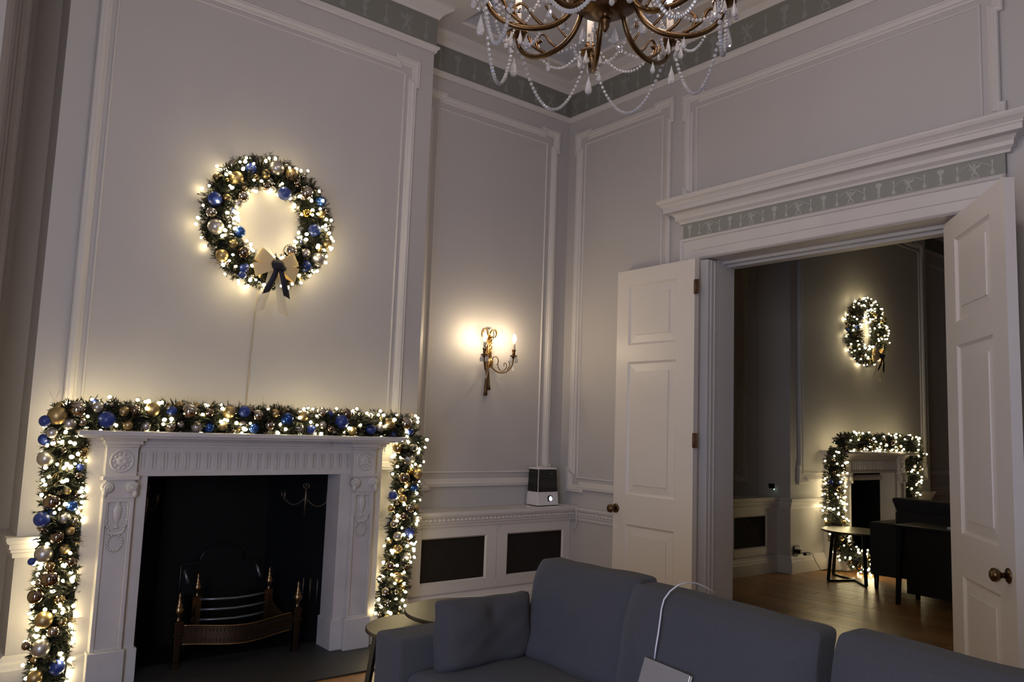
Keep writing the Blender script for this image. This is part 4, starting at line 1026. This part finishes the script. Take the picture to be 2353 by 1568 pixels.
for k, a in enumerate(ANG):
    prof = [(0.115, 2.985), (0.128, 2.945), (0.155, 2.905), (0.20, 2.874), (0.25, 2.861), (0.30, 2.858), (0.35, 2.866), (0.40, 2.888), (0.435, 2.920), (0.455, 2.958), (0.46, 2.985)]
    arm = obj('arm', MB().tube(sp([CP(a, r, z) for r, z in prof], 3), [0.010, 0.0105, 0.011, 0.0115, 0.0115, 0.0115, 0.011, 0.0105, 0.010, 0.009, 0.008], 10), M['armbrass'], ch)
    m = MB()
    m.tube(sp([CP(a, r, z) for r, z in ((0.185, 2.895), (0.215, 2.93), (0.235, 2.965), (0.222, 2.985), (0.205, 2.975), (0.212, 2.96))], 4), [0.006, 0.005, 0.005, 0.005, 0.006, 0.007], 6)
    m.tube(sp([CP(a, r, z) for r, z in ((0.24, 2.872), (0.275, 2.905), (0.30, 2.94), (0.325, 2.955), (0.345, 2.94), (0.335, 2.922), (0.322, 2.93))], 4), [0.007, 0.006, 0.005, 0.005, 0.006, 0.006, 0.008], 6)
    m.tube(sp([CP(a, r, z) for r, z in ((0.30, 2.868), (0.34, 2.895), (0.375, 2.925), (0.39, 2.96), (0.41, 2.975), (0.425, 2.962), (0.415, 2.95))], 4), [0.008, 0.008, 0.006, 0.008, 0.006, 0.006, 0.008], 6)
    m.tube(sp([CP(a, r, z) for r, z in ((0.335, 2.89), (0.35, 2.925), (0.345, 2.95))], 4), [0.007, 0.009, 0.003], 6)
    obj('scroll', m, M['dbrass'], arm)
    c = CP(a, 0.46, 2.985)
    cup = obj('cup', MB().lathe(c, [(0.008, 0), (0.030, 0.006), (0.046, 0.016), (0.047, 0.020), (0.016, 0.024), (0.018, 0.040), (0.024, 0.050), (0.017, 0.062)], 16), M['dbrass'], ch)
    obj('candle', MB().lathe(c + Vector((0, 0, 0.058)), [(0.0145, 0), (0.0145, 0.135), (0.010, 0.139)], 14), M['candle'], ch)
    obj('bulb', MB().lathe(c + Vector((0, 0, 0.197)), [(0.010, 0), (0.017, 0.014), (0.018, 0.024), (0.012, 0.046), (0.002, 0.068)], 12), M['chand'], ch)
    for j in range(7):
        b = 2 * PI * j / 7 + k; m = MB(); crystal_drop(m, (0, 0, 0), 0.072 if j % 2 else 0.062, 0.0105)
        o = obj('crystal_drop', MB().add([tuple(Vector(v) + c + Vector((0.045 * math.cos(b), 0.045 * math.sin(b), 0.010))) for v in m.v], m.f), M['crystal'], ch)
def strand(name, p0, p1, sag, n, r, single, par=ch):
    m = MB(); root = None
    pts = []
    for i in range(n + 1):
        q = i / n; p = Vector(p0).lerp(Vector(p1), q); p.z -= sag * 4 * q * (1 - q); pts.append(p)
    if single:
        wire = obj(name, MB().tube(pts, 0.0009, 3), M['steel'], par)
        for i, p in enumerate(pts):
            t = (pts[min(i + 1, n)] - pts[max(i - 1, 0)]).normalized()
            o = piece('bead', bme, wire, p, (r, r, r * 0.8)); o.rotation_euler = t.to_track_quat('X', 'Z').to_euler()
    else:
        for i, p in enumerate(pts): m.ball(p, r, 6, 4, (1, 1, 1), False)
        obj(name, m, M['crystal'], par, kind='stuff')
for k, a in enumerate(ANG):
    b = a + 45
    vis = k in (0, 1, 2, 6, 7)
    strand('bead_swag', CP(a + 3, 0.462, 2.935), CP(b - 3, 0.462, 2.935), 0.225, 33, 0.0086, vis)
    strand('upper_strand', CP(a, 0.15, 3.52), CP(a, 0.455, 3.02), 0.10, 34, 0.0062, False)
    strand('inner_swag', CP(a, 0.44, 2.965), CP(b, 0.20, 2.99), 0.085, 18, 0.0075, False)
    strand('inner_swag', CP(a, 0.20, 2.99), CP(b, 0.44, 2.965), 0.085, 18, 0.0075, False)
    strand('cup_swag', CP(a + 6, 0.44, 2.99), CP(b - 6, 0.44, 2.99), 0.10, 20, 0.0065, False)
    m = MB(); crystal_drop(m, CP(a + 22, 0.17, 2.965), 0.075, 0.015); obj('pendant', m, M['crystal'], ch)
    m = MB(); crystal_drop(m, CP(a, 0.475, 2.90), 0.085, 0.016); obj('pendant', m, M['crystal'], ch)
    m = MB(); crystal_drop(m, CP(a + 4, 0.30, 2.845), 0.05, 0.010); obj('pendant', m, M['crystal'], ch)

# ================================================================== SOFA, PILLOW, LAPTOP
def cushion(name, c, sx_, sy2, sz2, m_, par, lean=0.0, puff=0.35, seed=0, rnd=0.16, tiltx=0.0, chop=0.0):
    """soft box: sizes along x (thickness), y, z; lean tips the top towards +x"""
    bm = bmesh.new(); N = 11
    bmesh.ops.create_cube(bm, size=2.0)
    bmesh.ops.subdivide_edges(bm, edges=bm.edges[:], cuts=N, use_grid_fill=True)
    rg = random.Random(seed); ph = [rg.uniform(0, 6) for _ in range(6)]
    for v in bm.verts:
        x, y, z = v.co
        # rounded superellipse outline and a pillow-like thickness
        ey = 1 - abs(y) ** 4; ez = 1 - abs(z) ** 4
        th = (max(0.0, ey) * max(0.0, ez)) ** 0.30
        px_ = x * (1 - puff + puff * th)
        fold = chop * math.exp(-((y - 0.10 + 0.25 * (1 - z)) / 0.10) ** 2) * max(0.0, z) + chop * 0.7 * math.exp(-((y + 0.12 - 0.22 * (1 - z)) / 0.09) ** 2) * max(0.0, z)
        px_ *= (1 - fold)
        k = 1 - rnd * 0.16 * (abs(y) ** 3) * (abs(z) ** 3)
        yy = y * (1 - 0.035 * (1 - abs(y)) ) * k; zz = z * k
        edge = 1 - 0.05 * (1 - abs(x)) * 0
        wob = 0.007 * math.sin(3 * y + ph[0] + 1.2 * z) + 0.006 * math.sin(5 * z + ph[1] - 2 * y) + 0.006 * math.sin(9 * y + ph[2]) * math.sin(7 * z + ph[3])
        X = px_ * sx_ / 2 + wob * (0.8 if abs(x) > 0.5 else 0.4) + 0.004 * math.sin(6 * y + ph[5])
        Y = yy * sy2 / 2; Z = zz * sz2 / 2 + 0.004 * math.sin(2.6 * y + ph[4]) * max(0, z) - 0.006 * (1 - abs(y)) * max(0, z)
        v.co = (X + lean * (Z + sz2 / 2), Y, Z + tiltx * Y)
    me = bpy.data.meshes.new(name); bm.to_mesh(me); bm.free()
    me.polygons.foreach_set('use_smooth', [True] * len(me.polygons)); me.materials.append(m_)
    o = bpy.data.objects.new(name, me); COL.objects.link(o)
    if par: o.parent = par; o.location = Vector(c) - wbase(par)
    else: o.location = c
    md = o.modifiers.new('smooth', 'SUBSURF'); md.levels = 1; md.render_levels = 2
    return o
def soft(name, a, b, m_, par, r=0.03):
    o = obj(name, MB().box(a, b), m_, par); md = o.modifiers.new('bevel', 'BEVEL'); md.width = r; md.segments = 4
    o.data.polygons.foreach_set('use_smooth', [True] * 6)
    return o
sf = thing('sofa', (1.95, 1.5, 0), 'long blue grey fabric sofa with loose back cushions, seen close up', 'sofa')
soft('base', (1.52, 0.42, 0.10), (2.42, 2.44, 0.33), M['sofa'], sf)
soft('arm', (1.47, 2.415, 0.08), (2.46, 2.585, 0.600), M['sofa'], sf, 0.018)
soft('arm', (1.47, 0.24, 0.08), (2.46, 0.42, 0.600), M['sofa'], sf, 0.018)
soft('back', (2.30, 0.40, 0.10), (2.46, 2.44, 0.62), M['sofa'], sf)
for (y0, y1) in ((0.43, 1.20), (1.205, 1.875), (1.88, 2.41)):
    soft('seat_cushion', (1.49, y0, 0.33), (2.28, y1, 0.50), M['sofa'], sf, 0.045)
for x in (1.56, 2.38):
    for y in (0.36, 2.48): obj('leg', MB().box((x - 0.02, y - 0.02, 0.0), (x + 0.02, y + 0.02, 0.11)), M['black'], sf)
cushion('back_cushion', (2.03, 2.125, 0.665), 0.20, 0.53, 0.36, M['sofa'], sf, 0.28, 0.55, 3)
cushion('back_cushion', (2.01, 1.535, 0.655), 0.21, 0.70, 0.36, M['sofa'], sf, 0.26, 0.55, 8, tiltx=0.01)
cushion('back_cushion', (2.03, 0.80, 0.655), 0.20, 0.72, 0.36, M['sofa'], sf, 0.26, 0.55, 5)
pl = cushion('throw_pillow', (1.783, 2.345, 0.615), 0.13, 0.425, 0.240, M['pillow'], None, 0.0, 0.80, 12, chop=0.35)
pl.rotation_euler = (0.0, 0.0, PI / 2 + 0.03)
tag(pl, 'small grey throw pillow propped against the sofa arm by the side tables', 'pillow')
lp = thing('laptop', (1.95, 1.68, 0.50), 'closed silver laptop leaning against the middle sofa cushion', 'laptop')
q0 = at(1481, 1509, 0, 1.93); q1 = at(1587, 1553, 0, 1.93)
dv = Vector((-0.045, 0.0, -0.105))
nn = (q1 - q0).cross(dv).normalized()
if nn.x > 0: nn = -nn
m = MB().hexa([q0, q1, q1 + dv, q0 + dv, q0 - nn * 0.006, q1 - nn * 0.006, q1 + dv - nn * 0.006, q0 + dv - nn * 0.006])
obj('lid', m, M['alu'], lp, bevel=0.003)
e1 = (q1 - q0).normalized()
m = MB().hexa([q0 - nn * 0.008, q1 - nn * 0.008, q1 + dv - nn * 0.008, q0 + dv - nn * 0.008, q0 - nn * 0.016, q1 - nn * 0.016, q1 + dv - nn * 0.016, q0 + dv - nn * 0.016])
obj('keyboard_half', m, M['alu'], lp, bevel=0.003)
cp = [at(1504, 1515, 0, 1.935), at(1507, 1490, 0, 1.935), at(1512, 1460, 0, 1.94), at(1517, 1425, 0, 1.96), at(1520, 1400, 0, 1.975), at(1526, 1378, 0, 1.99), at(1540, 1359, 0, 2.01), at(1560, 1344, 0, 2.04), at(1580, 1339, 0, 2.09), at(1600, 1341, 0, 2.15), at(1620, 1349, 0, 2.20), at(1640, 1362, 0, 2.25), at(1650, 1380, 0, 2.30)]
tag(obj('charging_cable', MB().tube(cp, 0.0026, 8), M['cable']), 'white charging cable looping over the sofa cushions to the laptop', 'cable')

# ================================================================== NESTING SIDE TABLES
def side_table(c, z, r, ang, label, group=None, mt='tabletop', sp=(1.0, 0.82)):
    t = thing('side_table', (c[0], c[1], 0), label, 'table', group)
    obj('tabletop', MB().lathe((c[0], c[1], z - 0.016), [(r - 0.003, 0), (r, 0.003), (r, 0.012), (r - 0.004, 0.016)], 64, smooth=False), M[mt], t)
    P = lambda a, rr, zz: Vector((c[0] + rr * math.cos(a), c[1] + rr * math.sin(a), zz))
    a0, a1, a2 = ang
    F = [P(a, r * sp[0], 0.009) for a in (a0, a1, a2)]
    T = [P(a, r * sp[1], z - 0.016) for a in (a0, a1, a2)]
    for f, tt in zip(F, T): obj('leg', MB().bar([f, tt], 0.030, 0.014, (f - Vector((c[0], c[1], 0))).cross(Vector((0, 0, 1)))), M['blackmetal'], t)
    obj('base_bar', MB().bar([F[0], P(a1, 0.0, 0.009)], 0.016, 0.024).bar([P(a1, 0.0, 0.009), F[2]], 0.016, 0.024).bar([F[1], P(a1, 0.0, 0.009)], 0.016, 0.024), M['blackmetal'], t)
    obj('top_bar', MB().bar([T[0], P(a1, 0, z - 0.022), T[2]], 0.016, 0.012).bar([T[1], P(a1, 0, z - 0.022)], 0.016, 0.012), M['blackmetal'], t)
    return t
side_table((1.868, 2.905), 0.495, 0.228, (3.20, 1.1, 5.3), 'lower round bronze side table peeking out beside the sofa arm', sp=(1.28, 0.955))
side_table((2.05, 2.865), 0.550, 0.246, (3.6, 1.5, 5.7), 'higher round bronze side table overlapping the lower one behind the sofa arm')

# ================================================================== FAR ROOM
fireplace(8.53, A2Y, 0.485, 0.985, 'dim pale chimneypiece in the far room behind the dark sofa', False)
fb2 = thing('firebox_lining', (8.53, 4.7, 0), 'black iron lining of the far fireplace', 'firebox')
obj('back_plate', MB().box((7.97, 4.93, 0.0), (9.13, 4.95, 1.05)), M['iron'], fb2)
obj('cheek', MB().box((7.962, 4.40, 0.0), (7.985, 4.95, 1.05)), M['iron'], fb2)
obj('cheek', MB().box((9.115, 4.40, 0.0), (9.138, 4.95, 1.05)), M['iron'], fb2)
obj('cover_plate', MB().box((7.97, 4.36, 1.04), (9.13, 4.95, 1.055)), M['iron'], fb2)
wc2 = at(1990, 764, 1, A2Y - 0.09)
wreath((wc2.x, A2Y - 0.094, wc2.z), 0.295, 0.086, 'lit wreath seen obliquely through the doorway on the far chimney breast', 31, [], 60, 140, A2Y - 0.004)
def gl2(label, pts, rad, seed, nl, nb):
    return garland(label, pts, rad, seed, [], nb, nl, 1800, A2Y - 0.004, 8, 0.0085)
gl2('lit garland along the far mantel, seen through the doorway', [(7.72, 4.235, 1.30), (7.86, 4.235, 1.315), (8.5, 4.235, 1.315), (9.2, 4.235, 1.315), (9.42, 4.24, 1.29)], 0.085, 32, 80, 30)
gl2('lit garland hanging left of the far fireplace and trailing on the floor', [(7.70, 4.25, 1.24), (7.70, 4.30, 1.0), (7.70, 4.31, 0.6), (7.74, 4.26, 0.3), (7.80, 4.18, 0.14), (7.98, 4.02, 0.10)], 0.098, 33, 105, 34)
gl2('lit garland hanging right of the far fireplace behind the sofa', [(9.42, 4.25, 1.24), (9.44, 4.32, 1.0), (9.44, 4.33, 0.6), (9.44, 4.33, 0.2)], 0.092, 34, 75, 26)
side_table((7.40, 3.93), 0.475, 0.30, (2.75, 1.2, 3.95), 'round side table with black frame beside the far garland')
s2 = thing('sofa', (7.9, 3.2, 0), 'dark sofa in the unlit far room in front of its fireplace', 'sofa')
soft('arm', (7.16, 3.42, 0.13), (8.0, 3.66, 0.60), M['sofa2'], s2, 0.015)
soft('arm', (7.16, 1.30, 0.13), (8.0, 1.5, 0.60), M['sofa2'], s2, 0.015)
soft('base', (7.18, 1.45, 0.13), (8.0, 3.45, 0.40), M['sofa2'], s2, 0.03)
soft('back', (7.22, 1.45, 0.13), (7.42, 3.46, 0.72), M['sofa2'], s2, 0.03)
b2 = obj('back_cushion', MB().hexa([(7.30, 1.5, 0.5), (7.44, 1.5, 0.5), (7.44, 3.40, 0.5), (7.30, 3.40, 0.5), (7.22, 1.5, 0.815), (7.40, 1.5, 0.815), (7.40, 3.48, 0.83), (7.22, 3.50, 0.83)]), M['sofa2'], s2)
md = b2.modifiers.new('bevel', 'BEVEL'); md.width = 0.03; md.segments = 3
for (x, y) in ((7.20, 3.62), (7.95, 3.62), (7.20, 1.36), (7.95, 1.36)): obj('leg', MB().lathe((x, y, 0), [(0.016, 0), (0.024, 0.13)], 10), M['black'], s2)
dk = thing('console_table', (6.95, 2.6, 0), 'black console table in the far room in front of the dark sofa', 'table')
obj('top', MB().box((6.68, 1.55, 0.628), (7.12, 3.21, 0.650)), M['black'], dk, bevel=0.003)
obj('front_panel', MB().box((6.73, 1.60, 0.10), (6.76, 3.13, 0.628)), M['black'], dk)
for (x, y) in ((6.72, 3.17), (7.08, 3.17), (6.72, 1.6), (7.08, 1.6)):
    obj('leg', MB().hexa([(x - 0.014, y - 0.014 + (0.03 if y > 2 else -0.03), 0), (x + 0.014, y - 0.014 + (0.03 if y > 2 else -0.03), 0), (x + 0.014, y + 0.014 + (0.03 if y > 2 else -0.03), 0), (x - 0.014, y + 0.014 + (0.03 if y > 2 else -0.03), 0), (x - 0.022, y - 0.022, 0.628), (x + 0.022, y - 0.022, 0.628), (x + 0.022, y + 0.022, 0.628), (x - 0.022, y + 0.022, 0.628)]), M['black'], dk)
obj('stretcher', MB().box((6.90, 1.62, 0.07), (6.93, 3.15, 0.085)), M['tabletop'], dk)
tag(obj('remote_control', MB().box((6.78, 2.70, 0.650), (6.82, 2.83, 0.668)), M['wplastic'], bevel=0.006), 'small white handset lying on the black console table', 'remote')
tag(obj('storage_box', MB().box((6.74, 2.30, 0.650), (6.86, 2.54, 0.705)), M['wplastic'], bevel=0.004), 'white box on the black console table, half hidden by the door leaf', 'box')
# thermostat on the flank of the far chimney breast, socket with charger on its base
th = thing('thermostat', (B2L, 4.68, 0.84), 'tiny black wall sensor with a green light in the far alcove', 'sensor')
obj('case', MB().box((B2L - 0.022, 4.655, 0.815), (B2L - 0.001, 4.715, 0.862)), M['black'], th, bevel=0.003)
obj('led', MB().ball((B2L - 0.021, 4.650, 0.807), 0.006, 10, 6), M['led'], th)
so = thing('wall_socket', (7.28, A2Y - 0.02, 0.22), 'dark wall socket with a plugged-in charger above the far baseboard', 'socket')
obj('plate', MB().box((7.235, A2Y - 0.016, 0.178), (7.33, A2Y - 0.001, 0.262)), M['black'], so, bevel=0.002)
obj('plug', MB().box((7.27, A2Y - 0.060, 0.19), (7.315, A2Y - 0.016, 0.225)), M['black'], so, bevel=0.004)
obj('switch', MB().box((7.285, A2Y - 0.021, 0.235), (7.30, A2Y - 0.016, 0.245)), M['wplastic'], so)
tag(obj('power_adaptor', MB().box((7.335, A2Y - 0.085, 0.170), (7.42, A2Y - 0.047, 0.198)), M['black'], bevel=0.004), 'black power adaptor resting on the far baseboard beside the socket', 'adaptor')
tag(obj('garland_cable', MB().tube([(7.42, A2Y - 0.066, 0.185), (7.47, A2Y - 0.07, 0.18), (7.50, A2Y - 0.09, 0.10), (7.54, A2Y - 0.12, 0.02), (7.66, A2Y - 0.16, 0.006), (7.78, A2Y - 0.22, 0.02)], 0.003, 5), M['black']), 'thin black cable from the adaptor to the far garland', 'cable')
